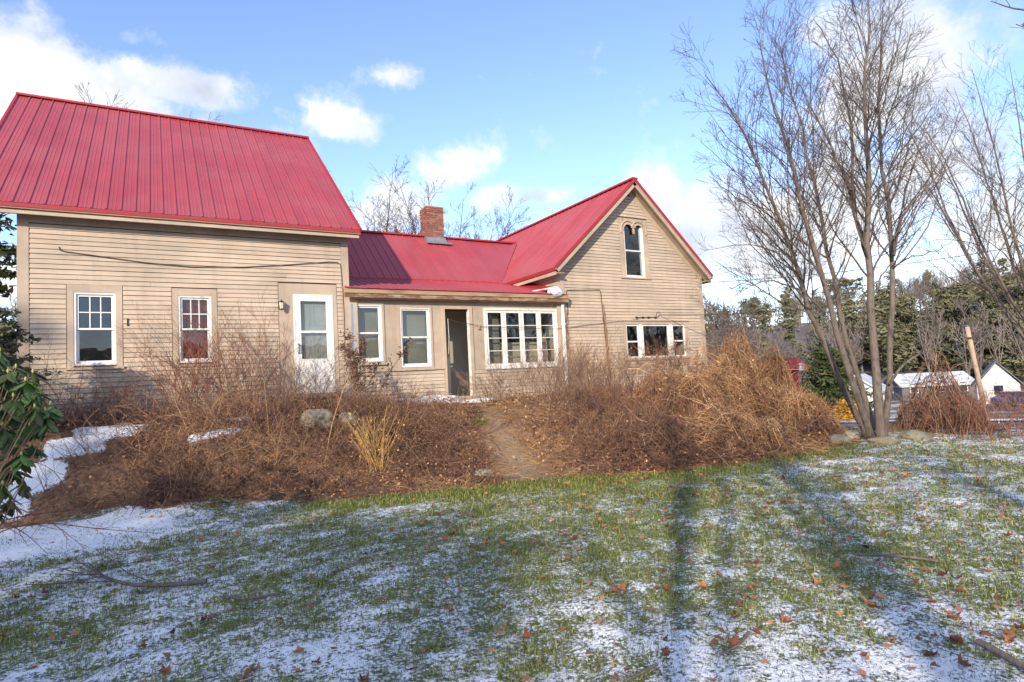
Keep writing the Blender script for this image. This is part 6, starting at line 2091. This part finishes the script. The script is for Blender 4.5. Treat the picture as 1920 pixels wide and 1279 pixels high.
# leaning utility pole, insulators and wires
pb_, pt_ = at(1850, 770, 27.0), at(1813, 612, 26.4)
g_ = np.array([pb_[0], pb_[1], Hf(pb_[0], pb_[1])])
pole = empty('utility_pole', g_, 'leaning weathered utility pole beside the white gable house', 'pole')
MB().tube([(0, 0, -0.2), tuple((pt_ - g_) * 0.5), tuple(pt_ - g_)], [0.105, 0.095, 0.085], 10).build('post', 'polewood', pole, smooth=True)
tp = pt_ - g_
MB().tube([tuple(tp), tuple(tp + (0, 0, 0.05))], [0.115, 0.02], 8).build('cap', 'lead', pole)
dirc = np.array([0.51, -0.86, 0])
MB().beam(tuple(tp + (0, 0, -0.5) - dirc * 0.12), tuple(tp + (0, 0, -0.5) + dirc * 0.22), 0.05, 0.05).build('bracket', 'iron', pole)


def wire(label, a_, b_, sag, r=0.010):
    a_, b_ = np.asarray(a_, float), np.asarray(b_, float)
    pts = []
    for i in range(17):
        t = i / 16
        p_ = a_ + (b_ - a_) * t
        pts.append(tuple(p_ - a_ - np.array([0, 0, sag * 4 * t * (1 - t)])))
    o = MB().tube(pts, r, 5).build('overhead_wire', 'cable', None, label=label, cat='wire', group='overhead wires')
    o.location = [float(c_) for c_ in a_]


wire('upper wire running from the gable eave to the upper right', (15.1, 13.4, 4.35), at(2100, 425, 17), 0.25)
wire('lower wire running from the gable wall to the right edge', (13.1, 13.42, 3.30), at(2100, 470, 15.5), 0.45)

# green fence posts in the hedge, small feeder on a pole
for px, pt, d, lb in ((1805, 735, 12.9, 'green metal fence post beside the vine mound'), (1818, 740, 13.6, 'second green fence post just right of the first')):
    t_ = at(px, pt, d)
    g_ = np.array([t_[0], t_[1], Hf(t_[0], t_[1])])
    r = empty('fence_post', g_, lb, 'post', 'green fence posts')
    MB().box(-0.025, 0.025, -0.004, 0.004, -0.1, t_[2] - g_[2]).box(-0.004, 0.004, 0.0045, 0.035, -0.1, t_[2] - g_[2] - 0.002).build('post', 'greenpost', r)
    for k_ in range(5):
        MB().box(-0.012, 0.012, -0.014, -0.0045, 0.3 + 0.2 * k_, 0.33 + 0.2 * k_).build('stud', 'greenpost', r)
t_ = at(1503, 690, 21)
g_ = np.array([t_[0], t_[1], Hf(t_[0], t_[1])])
r = empty('bird_feeder', g_, 'small pale bird feeder on a thin pole before the evergreen', 'bird feeder')
hh = t_[2] - g_[2]
MB().tube([(0, 0, 0), (0, 0, hh - 0.1)], 0.015, 6).build('pole', 'iron', r)
MB().tube([(0, 0, hh - 0.10), (0, 0, hh - 0.09), (0, 0, hh + 0.10)], [0.03, 0.09, 0.08], 8).build('tray', 'plastic', r)
MB().tube([(0, 0, hh + 0.11), (0, 0, hh + 0.18)], [0.13, 0.02], 8).build('roof', 'plastic', r)
# golden conical shrub by the white house
g_ = ground_at(1582, 44)
root = empty('golden_shrub', g_, 'rounded golden shrub at the corner of the white house', 'shrub')
rgo = np.random.default_rng(111)
C = np.stack([rgo.normal(size=900) * 0.45, rgo.normal(size=900) * 0.45, rgo.random(900) ** 1.3 * 1.5], 1)
C[:, :2] *= np.clip(1.25 - C[:, 2:3] / 1.6, 0.15, 1)
V, Fc, t = needles(rgo, C, 0.22, 6)
put('foliage', np_mesh('foliage', V, [Fc], 'gold', False, {'tint': t}), root)
MB().tube([(0, 0, -0.1), (0, 0, 1.0)], [0.05, 0.02], 6).build('stem', 'bark', root)


for o in bpy.data.objects:                                     # bundles of stems nobody could count
    if o.parent and o.name.split('.')[0] in ('stems', 'twigs', 'vines', 'canes', 'runners', 'crown', 'branches', 'boughs', 'plumes', 'seed_heads', 'dead_leaves', 'foliage'):
        o['kind'] = 'stuff'
